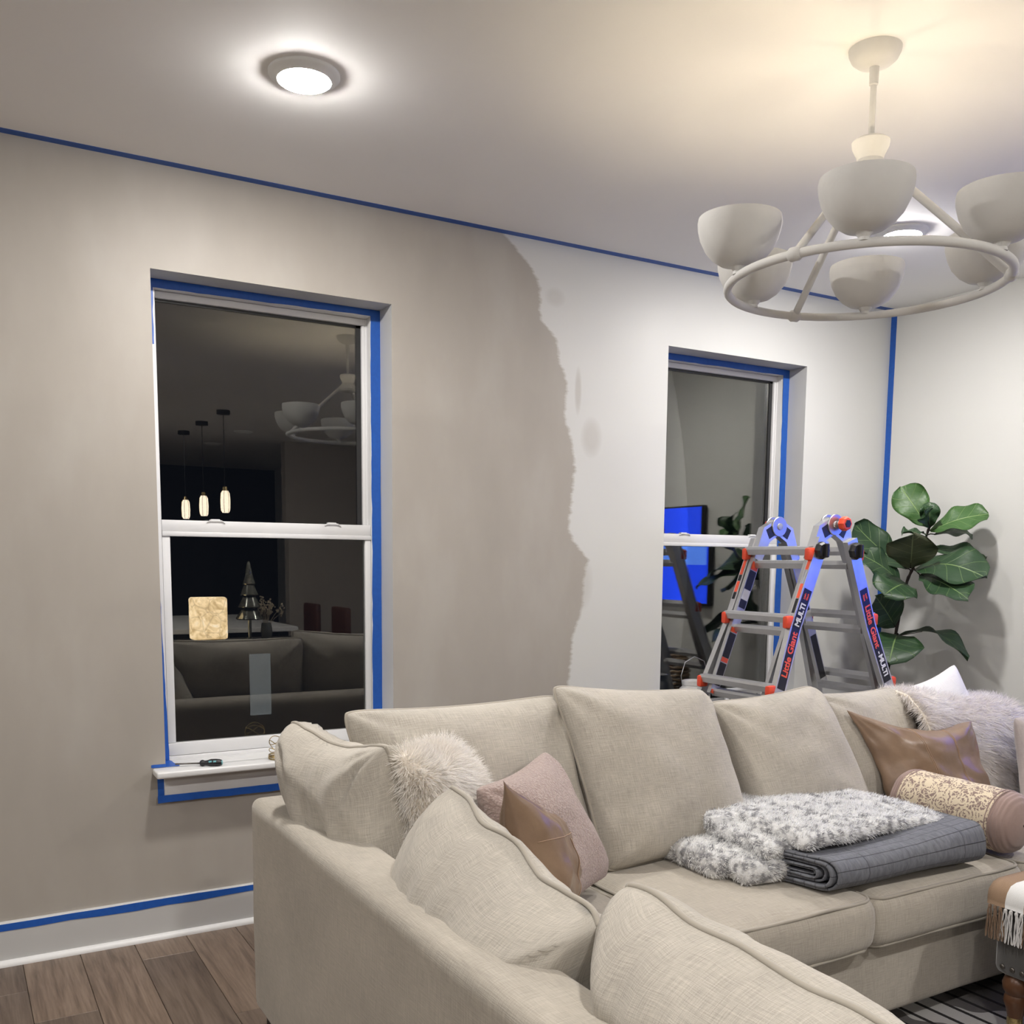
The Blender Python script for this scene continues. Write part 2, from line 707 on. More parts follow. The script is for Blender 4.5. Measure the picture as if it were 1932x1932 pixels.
def lace():
    a = N('cream_lace_over_mauve')
    co = a.coord('UV')
    # scrolling motifs: rings round scattered centres plus fine mesh
    vo = a.n('ShaderNodeTexVoronoi'); vo.inputs['Scale'].default_value = 17
    a.l(co, vo.inputs['Vector'])
    ring = a.math('SINE', a.math('MULTIPLY', vo.outputs['Distance'], 34))
    ring = a.math('GREATER_THAN', ring, -.35)
    ve = a.n('ShaderNodeTexVoronoi', feature='DISTANCE_TO_EDGE'); ve.inputs['Scale'].default_value = 62
    mp = a.n('ShaderNodeVectorMath', operation='ADD')
    a.l(co, mp.inputs[0])
    nz = a.n('ShaderNodeTexNoise'); nz.inputs['Scale'].default_value = 30
    a.l(co, nz.inputs['Vector'])
    sc = a.n('ShaderNodeVectorMath', operation='SCALE'); sc.inputs['Scale'].default_value = .05
    a.l(nz.outputs['Color'], sc.inputs[0]); a.l(sc.outputs[0], mp.inputs[1])
    a.l(mp.outputs[0], ve.inputs['Vector'])
    mesh = a.math('LESS_THAN', ve.outputs['Distance'], .09)
    mot = a.noise(co, 22, 2, .5, 1.5)
    body = a.math('GREATER_THAN', mot, .47)
    m = a.math('MAXIMUM', a.math('MULTIPLY', ring, body), mesh)
    thread = a.noise(co, 900, 1)
    cream = a.mix(thread, (.60, .50, .36), (.72, .63, .48))
    a.base(a.mix(m, (.26, .19, .165), cream))
    a.set(Roughness=.9)
    a.bump(a.math('ADD', m, a.math('MULTIPLY', thread, .2)), .7, .004)
    return a.m


MT['lace'] = lace()
MT['mauve'] = linen('mauve_cotton', (.30, .215, .19), .05, 1.5, .15, .75)
MT['velvet'] = plain('charcoal_velvet', (.040, .037, .034), .85, var=.3, scale=14)
MT['velvet'].node_tree.nodes['Principled BSDF'].inputs['Sheen Weight'].default_value = .5
MT['walnut'] = plain('turned_walnut', (.085, .035, .015), .3, var=.4, scale=20)
MT['nail'] = plain('aged_nailhead', (.12, .11, .10), .35, .9)


def stripes():
    a = N('brown_white_striped_weave')
    co = a.coord('UV')
    sep = a.n('ShaderNodeSeparateXYZ'); a.l(co, sep.inputs[0])
    f = a.math('GREATER_THAN', a.math('FRACT', a.math('DIVIDE', sep.outputs[0], .112)), .49)
    w = a.noise(a.coord('UV', (300, 700, 1)), 1, 2, .6)
    br = a.mix(w, (.20, .125, .075), (.34, .235, .155))
    wh = a.mix(w, (.58, .58, .57), (.76, .76, .75))
    a.base(a.mix(f, br, wh)).set(Roughness=.95)
    a.bump(w, .4, .002)
    return a.m


MT['stripes'] = stripes()
MT['tassel_brown'] = plain('brown_yarn', (.20, .13, .085), .95, var=.3, scale=300)
MT['tassel_white'] = plain('white_yarn', (.62, .61, .60), .95, var=.15, scale=300)


def rug():
    a = N('grey_patterned_rug')
    g = a.n('ShaderNodeNewGeometry')
    sep = a.n('ShaderNodeSeparateXYZ'); a.l(g.outputs['Position'], sep.inputs[0])
    pile = a.noise(g.outputs['Position'], 300, 2)
    pat = a.noise(g.outputs['Position'], 3.1, 2, .4)
    st = a.math('ABSOLUTE', a.math('SUBTRACT', a.math('FRACT', a.math('DIVIDE', a.math('ADD', sep.outputs[0], a.math('MULTIPLY', pile, .004)), .075)), .5))
    line = a.math('LESS_THAN', st, .10)
    c = a.mix(a.math('GREATER_THAN', pat, .49), (.13, .12, .115), (.52, .51, .49))
    c = a.mix(line, c, (.02, .018, .018))
    a.base(c).set(Roughness=.95)
    a.bump(pile, .6, .004)
    return a.m


MT['rug'] = rug()


def leaf_mat(name, dark, mid, vein):
    a = N(name)
    co = a.coord('UV')
    sep = a.n('ShaderNodeSeparateXYZ'); a.l(co, sep.inputs[0])
    u, v = sep.outputs[0], sep.outputs[1]          # u along the leaf, v -1..1 across
    av = a.math('ABSOLUTE', v)
    rib = a.math('MULTIPLY', a.math('SUBTRACT', .035, av), 40, True)
    w = a.math('SUBTRACT', a.math('MULTIPLY', u, 5.5), a.math('MULTIPLY', a.math('POWER', av, .8), 1.3))
    sv = a.math('ABSOLUTE', a.math('SUBTRACT', a.math('FRACT', w), .5))
    side = a.math('MULTIPLY', a.math('SUBTRACT', .035, sv), 28, True)
    w2 = a.math('ADD', a.math('MULTIPLY', u, 17), a.math('MULTIPLY', av, 5))
    sv2 = a.math('ABSOLUTE', a.math('SUBTRACT', a.math('FRACT', w2), .5))
    small = a.math('MULTIPLY', a.math('SUBTRACT', .03, sv2), 12, True)
    veins = a.math('MAXIMUM', rib, a.math('MULTIPLY', side, .75))
    big = a.noise(a.coord('Object'), 9, 3)
    c = a.mix(big, dark, mid)
    c = a.mix(a.math('MULTIPLY', small, .25), c, vein)
    c = a.mix(a.math('MULTIPLY', veins, .8), c, vein)
    a.base(c).set(Roughness=.48)
    a.p.inputs['Specular IOR Level'].default_value = .5
    h = a.math('SUBTRACT', a.math('MULTIPLY', a.noise(a.coord('UV', (14, 5, 1)), 1, 2), .6), a.math('MULTIPLY', veins, .5))
    a.bump(h, .5, .004)
    return a.m


MT['leaf'] = leaf_mat('fig_leaf', (.010, .032, .012), (.022, .062, .020), (.17, .26, .085))
MT['leaf_new'] = leaf_mat('young_fig_leaf', (.028, .085, .018), (.05, .125, .028), (.24, .34, .12))
MT['leaf_under'] = leaf_mat('fig_leaf_underside', (.045, .058, .028), (.07, .08, .04), (.20, .23, .11))
MT['bark'] = plain('dark_bark', (.022, .014, .010), .85, var=.4, scale=60, bump=.8, bscale=120)

# ------------------------------------------------------------------ room shell
H = 2.74
XW0, XW1 = -7.6, 0.0
YF = -11.0
HEAD, SILLZ = 2.39, 0.612
WIN = [(-3.786, -2.887), (-1.507, -0.613)]


def window_wall():
    g = G()
    xs = [XW0, WIN[0][0], WIN[0][1], WIN[1][0], WIN[1][1], XW1 + .2]
    zs = [0, SILLZ, HEAD, H]
    vs, fs, fm = [], [], []

    def quad(a, b, c, d, m):
        n = len(vs)
        vs.extend((a, b, c, d)); fs.append((n, n + 1, n + 2, n + 3)); fm.append(m)
    D = .22
    for i in range(5):
        for k in range(3):
            if k == 1 and i in (1, 3):
                continue
            x0, x1, z0, z1 = xs[i], xs[i + 1], zs[k], zs[k + 1]
            quad((x0, 0, z0), (x1, 0, z0), (x1, 0, z1), (x0, 0, z1), 0)
            quad((x1, D, z0), (x0, D, z0), (x0, D, z1), (x1, D, z1), 1)
    for x0, x1 in WIN:
        quad((x0, 0, SILLZ), (x0, 0, HEAD), (x0, D, HEAD), (x0, D, SILLZ), 1)
        quad((x1, 0, HEAD), (x1, 0, SILLZ), (x1, D, SILLZ), (x1, D, HEAD), 1)
        quad((x0, 0, HEAD), (x1, 0, HEAD), (x1, D, HEAD), (x0, D, HEAD), 1)
        quad((x1, 0, SILLZ), (x0, 0, SILLZ), (x0, D, SILLZ), (x1, D, SILLZ), 1)
    o = mk('wall_back', vs, fs, MT['wall_split'], origin=(0, 0, 0))
    o.data.materials.append(MT['reveal'])
    for p, m in zip(o.data.polygons, fm):
        p.material_index = m
    return tag(o, 'half repainted taupe and pale grey wall with two windows', 'wall', kind='structure')


window_wall()
tag(G().box((0, YF, 0), (.15, 0, H)).make('wall_right', MT['wall_light'], origin=(0, 0, 0)), 'pale grey side wall behind the fig plant', 'wall', kind='structure')
tag(G().box((XW0 - .15, YF, 0), (XW0, .2, H)).make('wall_left', MT['wall_light'], origin=(XW0, 0, 0)), 'pale grey side wall left of the camera', 'wall', kind='structure')
tag(G().box((XW0, YF - .15, 0), (.15, YF, H)).make('wall_front', MT['wall_unlit'], origin=(0, YF, 0)), 'far wall coloured dark for an unlit room end, seen only mirrored in the glass', 'wall', kind='structure')
tag(G().box((-1.0, -7.35, 0), (0, -7.2, H)).make('wall_partition', MT['wall_brown'], origin=(-.5, -7.2, 0)), 'taupe partition wall mirrored in the left window', 'wall', kind='structure')
tag(G().box((XW0 - .15, YF - .15, H), (.2, .22, H + .1)).make('ceiling', MT['ceiling'], origin=(-3, -3, H)), 'off-white ceiling with recessed lights', 'ceiling', kind='structure')

# floor: slab with separate planks laid on it near the camera
floor = G().box((XW0 - .15, YF - .15, -.08), (.2, .22, -.006)).make('floor', MT['floor'], origin=(0, 0, -.006))
tag(floor, 'grey-brown wood plank floor', 'floor', kind='structure')
PW = 0.1815
pl_me = {}


def plank(x0, y0, y1):
    L = round(y1 - y0, 3)
    if L not in pl_me:
        g = G().bbox((0, 0, -.006), (PW - .0016, L - .0016, 0.0), .0012, seg=1)
        o = g.make('plank', MT['plank'], floor)
        o.location = (x0, y0, .006)
        pl_me[L] = o.data
        for v in o.data.vertices:
            v.co = v.co - Vector((0, 0, 0)) + OFF[floor.name]
        return
    o = bpy.data.objects.new('plank', pl_me[L])
    COL.objects.link(o)
    o.parent = floor
    o.location = (x0, y0, .006)


random.seed(5)
joint = {-1: -.27, 0: -.522, 1: -.92, 2: -.19, 3: -.75, 4: -.40}
for k in range(-7, 24):
    x0 = -4.281 + k * PW
    x1 = x0 + PW
    if x0 > -.02:
        continue
    j = joint.get(k, -random.uniform(.1, 1.2))
    cuts = [0.0, j]
    while cuts[-1] > -4.3:
        cuts.append(cuts[-1] - 1.22)
    for a, b in zip(cuts, cuts[1:]):
        plank(x0, b, a)

# the rest of the floor lies level with the planks
g = G()
for lo, hi in (((XW0, YF), (-4.281 - 7 * PW, 0)), ((-4.281 - 7 * PW, YF), (0, -5.6))):
    g.box((lo[0], lo[1], -.006), (hi[0], hi[1], 0))
tag(g.make('floorboards', MT['floor'], floor), kind='stuff')

# baseboards with shoe moulding
bb = mk('baseboard_back', [(XW0, 0, 0), (0, 0, 0), (0, -.014, 0), (XW0, -.014, 0), (XW0, 0, .152), (0, 0, .152), (0, -.010, .152), (XW0, -.010, .152), (0, -.014, .146), (XW0, -.014, .146)],
        [(0, 1, 2, 3), (3, 2, 8, 9), (9, 8, 6, 7), (7, 6, 5, 4), (0, 4, 5, 1), (1, 5, 6, 8, 2), (0, 3, 9, 7, 4)], MT['base_grey'], origin=(0, 0, 0))
tag(bb, 'grey baseboard under the left window', 'baseboard', kind='structure')


def quarter_round(x0, x1, parent):
    g = G()
    n = 6
    r = .019
    prof = [(-.014, 0)] + [(-.014 - r * math.cos(a), r * math.sin(a)) for a in [i * math.pi / 2 / n for i in range(n + 1)]]
    vs = [(x, y, z) for x in (x0, x1) for y, z in prof]
    m = len(prof)
    fs = [(i, i + 1, m + i + 1, m + i) for i in range(m - 1)]
    g.add(vs, fs)
    return auto_smooth(g.make('shoe_moulding', MT['trim'], parent))


quarter_round(XW0, 0, bb)
br = G().bbox((-.014, -7.2, 0), (0, -.014, .152), .003).make('baseboard_right', MT['base_grey'], origin=(0, 0, 0))
tag(br, 'grey baseboard along the right wall', 'baseboard', kind='structure')


# ------------------------------------------------------------------ windows
def window(idx, x0, x1, label):
    w = empty('window_%d' % idx, ((x0 + x1) / 2, .12, .636))
    tag(w, label, 'window', kind='structure')
    y0 = .12
    J = .034
    zc0, zc1 = 1.476, 1.536
    g = G()
    g.bbox((x0, y0, .636), (x0 + J, .215, HEAD), .003)
    g.bbox((x1 - .042, y0, .636), (x1, .215, HEAD), .003)
    g.bbox((x0 + J, y0, HEAD - .03), (x1 - .042, .215, HEAD), .003)
    g.bbox((x0 + J, y0, .630), (x1 - .042, .215, .650), .003)
    # parting stops
    g.bbox((x1 - .049, .1575, zc1 + .002), (x1 - .042, .1595, HEAD - .03), .0008)
    auto_smooth(g.make('frame', MT['white'], w))
    xl, xr = x0 + J, x1 - .042
    zc0, zc1 = 1.476, 1.536
    # upper sash (outer track)
    g = G()
    g.bbox((xl, .161, zc1 - .012), (xl + .008, .190, HEAD - .056), .002)
    g.bbox((xr - .020, .161, zc1 - .012), (xr, .190, HEAD - .056), .002)
    g.bbox((xl, .160, HEAD - .056), (xr, .190, HEAD - .031), .002)
    g.bbox((xl, .159, zc0 + .008), (xr, .190, zc1 - .012), .002)
    us = auto_smooth(g.make('upper_sash', MT['white'], w))
    g = G()
    g.box((xl + .008, .178, zc1 - .012), (xr - .020, .182, HEAD - .056))
    g.make('pane', MT['glass'], us)
    g = G()
    g.box((xr - .040, .174, zc1 - .012), (xr - .020, .178, HEAD - .056))
    g.box((xl + .008, .174, HEAD - .066), (xr - .020, .178, HEAD - .056))
    g.make('dark_edge_strip', MT['dark_edge_strip'], us)  # black strips along the right and top of the upper pane
    # lower sash (inner track)
    g = G()
    g.bbox((xl + .001, .125, .700), (xl + .030, .154, zc0), .003)
    g.bbox((xr - .026, .125, .700), (xr - .001, .154, zc0), .003)
    g.bbox((xl + .001, .124, .651), (xr - .001, .155, .700), .004)
    g.bbox((xl + .001, .1195, zc0), (xr - .001, .156, zc0 + .018), .003)
    g.bbox((xl + .001, .123, zc0 + .018), (xr - .001, .157, zc1), .003)
    ls = auto_smooth(g.make('lower_sash', MT['white'], w))
    g = G()
    g.box((xl + .030, .138, .700), (xr - .026, .142, zc0))
    g.make('pane', MT['glass'], ls)
    for fx in (.24, .80):
        xc = xl + (xr - xl) * fx
        g = G()
        g.bbox((xc - .018, .126, zc1), (xc + .018, .150, zc1 + .007), .003)
        g.tube([(xc - .034, .121, zc1 - .006), (xc - .022, .118, zc1 + .001), (xc + .02, .118, zc1 + .001), (xc + .034, .121, zc1 - .008)], .0022, 6)
        auto_smooth(g.make('tilt_latch', MT['white'], ls))
    # stool and apron
    g = G()
    g.bbox((x0 - .046, -.092, SILLZ), (x1 + .046, .0, .636), .006, seg=3)
    g.bbox((x0 + .0005, -.01, SILLZ + .0005), (x1 - .0005, .122, .636), .001)
    auto_smooth(g.make('sill', MT['trim'], w))
    auto_smooth(G().bbox((x0 - .008, -.018, .512), (x1 + .008, 0.0, SILLZ), .002).make('apron', MT['apron'], w))
    return w, us, ls


w1, us1, ls1 = window(1, *WIN[0], 'white double-hung window with a screwdriver on its sill')
w2, us2, ls2 = window(2, *WIN[1], 'white double-hung window behind the ladder')
a = N('pale_reflection_tint')
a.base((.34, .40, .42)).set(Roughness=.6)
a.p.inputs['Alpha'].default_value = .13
G().box((-3.436, .1372, .782), (-3.352, .1378, 1.025)).make('reflection_patch', a.m, ls1)  # pale see-through patch imitating a reflection in the lower pane


# ------------------------------------------------------------------ painter's tape
def tape(label, a, b, wdir, width, normal, seed=0, jitter=.0012, n=26, wend=None, taper=None):
    rnd = random.Random(seed)
    a, b, wdir, normal = Vector(a), Vector(b), Vector(wdir), Vector(normal)
    vs, fs = [], []
    e1 = e0 = 0
    for i in range(n + 1):
        t = i / n
        p = a.lerp(b, t)
        w = width if wend is None else width + (wend - width) * t
        if taper:
            w = w * taper(t)
        e0 = e0 * .6 + rnd.uniform(-jitter, jitter)
        e1 = e1 * .6 + rnd.uniform(-jitter, jitter)
        lift = normal * (.0006 + .0012 * abs(mnoise.noise(V(t * 9, seed * 3.7, 0))))
        q0 = p + wdir * e0 * .4
        q1 = p + wdir * (w + e1)
        vs += [q0 + lift, q1 + lift, q1 + normal * .0001, q0 + normal * .0001]
    for i in range(n):
        k = i * 4
        for c in range(4):
            d = (c + 1) % 4
            fs.append((k + c, k + 4 + c, k + 4 + d, k + d))
    fs.append((0, 1, 2, 3)); m = n * 4
    fs.append((m + 3, m + 2, m + 1, m))
    o = mk('masking_tape', vs, fs, MT['tape'])
    return tag(o, label, 'tape', 'blue masking tape strips')


nY = (0, -1, 0)
tape('long blue tape strip along the ceiling edge above both windows', (XW0, 0, H), (0, 0, H), (0, -1, 0), .040, (0, 0, -1), 1, .0008, 60)
tape('vertical blue tape strip down the room corner by the fig plant', (0, 0, .15), (0, 0, H), (0, -1, 0), .036, (-1, 0, 0), 2, .0008, 40)
tape('blue tape strip along the top of the baseboard', (XW0, -.0145, .149), (0, -.0145, .149), (0, 0, -1), .027, nY, 3, .0035, 70)
for k, (x0, x1) in enumerate(WIN):
    nm = ('left', 'right')[k]
    tape('blue tape strip across the head of the %s window frame' % nm, (x0 + .001, .1185, HEAD - .001), (x1 - .001, .1185, HEAD - .001), (0, 0, -1), .032 if k == 0 else .030, nY, 10 + k, .0012, 24, wend=.024 if k == 0 else .03)
    tape('blue tape strip down the right side of the %s window frame' % nm, (x1 - .001, .1185, .65), (x1 - .001, .1185, HEAD - .002), (-1, 0, 0), .040, nY, 12 + k, .002, 40)
    tape('blue tape strip down the lower left side of the %s window frame' % nm, (x0 + .001, .1185, .638), (x0 + .001, .1185, 1.72), (1, 0, 0), .034, nY, 14 + k, .0015, 30, wend=.010)
    tape('short blue tape scrap at the upper left of the %s window frame' % nm, (x0 + .001, .1185, 2.16), (x0 + .001, .1185, HEAD - .03), (1, 0, 0), .026, nY, 16 + k, .0015, 10)
    tape('blue tape strip under the apron of the %s window' % nm, (x0 - .034, -.0192, .536), (x1 + .034, -.0192, .536), (0, 0, -1), .027, nY, 18 + k, .0015, 26)
    tape('short blue tape strip down the left end of the %s window apron' % nm, (x0 - .030, -.0005, .512), (x0 - .030, -.0005, .611), (1, 0, 0), .024, nY, 20 + k, .001, 8)
    tape('blue tape patch on the left corner of the %s window sill' % nm, (x0 + .001, -.002, .6365), (x0 + .001, .118, .6365), (1, 0, 0), .050, (0, 0, 1), 22 + k, .002, 8, wend=.036)
    tape('narrow blue tape strip on the wall end of the %s window sill' % nm, (x0 - .050, -.0005, .6375), (x0 + .001, -.0005, .6375), (0, 0, 1), .010, nY, 24 + k, .001, 6)


# ------------------------------------------------------------------ recessed ceiling lights
def downlight(x, y, label, on=True):
    e = empty('recessed_light', (x, y, H), label, 'ceiling light', 'recessed ceiling lights')
    M = Matrix.Translation((x, y, H)) @ Matrix.Rotation(math.pi, 4, 'X')
    g = G().lathe([(.099, 0), (.099, .005), (.097, .008), (.090, .0105), (.0790, .0165), (.0755, .0200), (.0742, .0200), (.0742, .016)], M, 48, cap=False)
    auto_smooth(g.make('trim_ring', MT['fixture'], e), 50)
    g = G().lathe([(.0738, .0200), (.070, .0230), (.060, .0268), (.042, .0298), (.020, .0314), (.0, .0318)], M, 24, cap=False)
    auto_smooth(g.make('diffuser', MT['led'] if on else MT['fixture'], e))
    return e


downlight(-3.516, -.868, 'lit recessed ceiling light above the left window')
downlight(-1.02, -.872, 'lit recessed ceiling light behind the chandelier')
downlight(-3.516, -3.40, 'lit recessed ceiling light near the camera')
downlight(-1.02, -3.40, 'lit recessed ceiling light in front of the television')
downlight(-6.01, -3.40, 'added recessed fill light left of the camera')  # added out of view to brighten the sofa's outer face
downlight(-6.60, -0.868, 'added recessed fill light far left along the window wall')  # unseen extra fill, set far left to spare the visible wall
downlight(-6.01, -5.93, 'added recessed fill light behind and left of the camera')  # unseen fill added for light from the left
downlight(-3.516, -5.93, 'added recessed fill light behind the camera')  # another added fill, placed clear of the window reflections
downlight(-1.63, -6.60, 'unlit recessed ceiling light over the dining end', False)
downlight(-1.65, -7.90, 'unlit recessed ceiling light at the far dark end', False)

# ------------------------------------------------------------------ chandelier
CX, CY, CZ, CR = -2.268, -1.772, 2.146, .360
ch = empty('chandelier', (CX, CY, H), 'white plaster ring chandelier with six upturned bowl shades', 'chandelier')
T = Matrix.Translation((CX, CY, 0))
auto_smooth(G().lathe([(.067, H), (.066, H - .010), (.059, H - .025), (.046, H - .036), (.027, H - .043), (.012, H - .045), (.0, H - .045)], T, 40, False).make('canopy', MT['plaster'], ch))
rod = auto_smooth(G().lathe([(.008, 2.50), (.008, H - .09), (.0085, H - .09), (.0115, H - .088), (.0125, H - .046), (.0125, H - .04)], T, 16).make('rod', MT['plaster'], ch))
auto_smooth(G().lathe([(.0, 2.515), (.040, 2.515), (.049, 2.508), (.047, 2.495), (.036, 2.472), (.034, 2.462), (.045, 2.446), (.058, 2.428), (.05, 2.415), (.02, 2.41), (0, 2.41)], T, 32, False).make('hub', MT['plaster'], ch))
ringpts = [(CX + CR * math.cos(a), CY + CR * math.sin(a), CZ) for a in [2 * math.pi * i / 96 for i in range(96)]]
ring = auto_smooth(G().tube(ringpts, .0115, 12, True).make('ring', MT['plaster'], ch))
for a in (74, 194, 314):
    ca, sa = math.cos(R(a)), math.sin(R(a))
    p0 = V(CX + .035 * ca, CY + .035 * sa, 2.445)
    p1 = V(CX + CR * ca, CY + CR * sa, CZ)
    auto_smooth(G().tube([p0, p0.lerp(p1, .5), p1], .0105, 10).make('arm', MT['plaster'], ch))
    tdir = V(-sa, ca, 0)
    M = Matrix.Translation(p1) @ tdir.to_track_quat('Z', 'Y').to_matrix().to_4x4()
    auto_smooth(G().lathe([(.0, -.017), (.012, -.017), (.017, -.010), (.0165, 0), (.017, .010), (.012, .017), (0, .017)], M, 16, False).make('knuckle', MT['plaster'], ch))
bowl_prof = [(.0, .0), (.024, .001), (.048, .008), (.069, .022), (.088, .044), (.101, .071), (.1075, .097), (.1085, .112), (.1065, .124),
             (.1035, .124), (.105, .112), (.104, .097), (.0975, .071), (.085, .047), (.066, .026), (.046, .012), (.0, .006)]
bm0 = bulb0 = stem0 = None
for k in range(6):
    a = R(40 + 60 * k)
    x, y = CX + CR * math.cos(a), CY + CR * math.sin(a)
    M = Matrix.Translation((x, y, CZ + .022))
    b = auto_smooth(G().lathe(bowl_prof, M, 40, False).make('bowl_shade', MT['plaster'], ch), 60)
    auto_smooth(G().lathe([(.0145, CZ + .004), (.013, CZ + .012), (.022, CZ + .025)], Matrix.Translation((x, y, 0)), 16).make('stem', MT['plaster'], b))
    G().lathe([(.010, CZ + .027), (.010, CZ + .050)], Matrix.Translation((x, y, 0)), 12).make('socket', MT['fixture'], b)
    auto_smooth(G().lathe([(.0, CZ + .050), (.007, CZ + .051), (.008, CZ + .075), (.006, CZ + .098), (.0, CZ + .102)], Matrix.Translation((x, y, 0)), 10, False).make('bulb', MT['bulb'], b))


# ------------------------------------------------------------------ soft furnishing builders
def bil(c, u, v):
    TL, TR, BR, BL = c
    return (TL * (1 - u) + TR * u) * (1 - v) + (BL * (1 - u) + BR * u) * v


def cushion_mesh(c, T, pinch=.05, q=.5, p=2.6, Nn=30, wr=.006, seed=0, folds=7, front=.5, sag=0.0, ripple=0.0, edge=0.0, corner=.045, dip=0.0):
    """c: four seam corners TL, TR, BR, BL; the front bulges towards (TR-TL)x(BL-TL) reversed = viewer side"""
    c = [Vector(x) for x in c]
    nrm = (c[3] - c[0]).cross(c[1] - c[0]).normalized()
    wd = ((c[1] - c[0]).length + (c[2] - c[3]).length) / 2
    ht = ((c[3] - c[0]).length + (c[2] - c[1]).length) / 2
    up = ((c[0] + c[1]) - (c[2] + c[3])).normalized()
    xs = [.5 - .5 * math.cos(math.pi * i / Nn) for i in range(Nn + 1)]

    def surf(u, v, s):
        uu = .5 + (u - .5) * (1 - 2 * pinch * 4 * v * (1 - v))
        vv = .5 + (v - .5) * (1 - 2 * pinch * 4 * u * (1 - u))
        au, av_ = abs(2 * u - 1), abs(2 * v - 1)
        rc = 1 - corner * (au * av_) ** 9
        uu = .5 + (uu - .5) * rc; vv = .5 + (vv - .5) * rc
        P = bil(c, uu, vv) - up * dip * (math.sin(math.pi * u) ** 1.6) * (1 - v) ** 1.5
        fu = max(0.0, 1 - abs(2 * u - 1) ** p); fv = max(0.0, 1 - abs(2 * v - 1) ** p)
        prof = (fu ** q) * (fv ** q)
        low = 1 + sag * (v - .5) * 2
        h = T * (front if s > 0 else 1 - front) * prof * low
        w = 0.0
        if wr:
            for ci, (cu, cv) in enumerate(((0, 0), (1, 0), (1, 1), (0, 1))):
                du, dv = (u - cu) * wd, (v - cv) * ht
                d = math.hypot(du, dv)
                th = math.atan2(abs(dv), abs(du) + 1e-6)
                amp = math.exp(-d / (.26 * min(wd, ht))) * min(1, d / .05)
                w += amp * math.sin(th * folds + seed * 1.7 + ci * 2.1 + 2.5 * mnoise.noise(V(th * 2, ci + seed, s)))
            w += .9 * mnoise.noise(V(u * 3.1 + seed, v * 3.1, s * 2.0 + seed))
            w += .35 * mnoise.noise(V(u * 9 + seed, v * 7, s * 2.0 + seed))
            w *= wr * min(1.0, prof * 2.2)
        if ripple:
            w += ripple * prof * math.sin(u * 30 + 5 * mnoise.noise(V(u * 3, v * 2, seed))) * (.5 + .9 * mnoise.noise(V(u * 4, v * 2, seed + 5)))
        P = P + nrm * (s * h + s * w)
        if edge:
            b = 1 - min(1, prof * 1.5)
            P = P + nrm * edge * b * mnoise.noise(V(u * 5 + seed, v * 5, seed)) + up * edge * .6 * b * mnoise.noise(V(u * 6, v * 6 + seed, 3))
        return P
    vs, uv, fs = [], [], []
    idx = {}
    for s in (1, -1):
        for i, u in enumerate(xs):
            for j, v in enumerate(xs):
                bnd = i in (0, Nn) or j in (0, Nn)
                key = (i, j, 0 if bnd else s)
                if key in idx:
                    continue
                idx[key] = len(vs)
                vs.append(surf(u, v, 0 if bnd else s))
                uv.append((u * wd + seed * .13, -v * ht + (0 if s > 0 else 3)))
    for s in (1, -1):
        for i in range(Nn):
            for j in range(Nn):
                k = []
                for a, b in ((i, j), (i, j + 1), (i + 1, j + 1), (i + 1, j)):
                    bnd = a in (0, Nn) or b in (0, Nn)
                    k.append(idx[(a, b, 0 if bnd else s)])
                fs.append(tuple(k) if s > 0 else tuple(reversed(k)))
    for s in (1, -1):
        def vid(a, b):
            return idx[(a, b, 0 if (a in (0, Nn) or b in (0, Nn)) else s)]
        au = {}
        av = {}
        h = Nn // 2
        for j in range(Nn + 1):
            au[(h, j)] = 0.0
            for i in range(h + 1, Nn + 1):
                au[(i, j)] = au[(i - 1, j)] + (vs[vid(i, j)] - vs[vid(i - 1, j)]).length
            for i in range(h - 1, -1, -1):
                au[(i, j)] = au[(i + 1, j)] - (vs[vid(i, j)] - vs[vid(i + 1, j)]).length
        for i in range(Nn + 1):
            av[(i, h)] = 0.0
            for j in range(h + 1, Nn + 1):
                av[(i, j)] = av[(i, j - 1)] - (vs[vid(i, j)] - vs[vid(i, j - 1)]).length
            for j in range(h - 1, -1, -1):
                av[(i, j)] = av[(i, j + 1)] + (vs[vid(i, j)] - vs[vid(i, j + 1)]).length
        for i in range(Nn + 1):
            for j in range(Nn + 1):
                if s > 0 or 0 < i < Nn and 0 < j < Nn:
                    uv[vid(i, j)] = (au[(i, j)] + 1 + seed * .13, av[(i, j)] + 1)
    loop = [vs[idx[(i, 0, 0)]] for i in range(Nn)] + [vs[idx[(Nn, j, 0)]] for j in range(Nn)] + \
           [vs[idx[(i, Nn, 0)]] for i in range(Nn, 0, -1)] + [vs[idx[(0, j, 0)]] for j in range(Nn, 0, -1)]
    return vs, fs, uv, loop, surf, nrm


def cushion(name, label, c, T, mat, pipe=None, cat='cushion', group=None, parent=None, **kw):
    vs, fs, uv, loop, surf, nrm = cushion_mesh(c, T, **kw)
    o = mk(name, vs, fs, mat, parent, True, uv)
    if parent is None:
        tag(o, label, cat, group)
    if pipe:
        G().tube(loop, pipe, 6, True).make('piping', MT['piping'], o, True)
    return o, surf, nrm


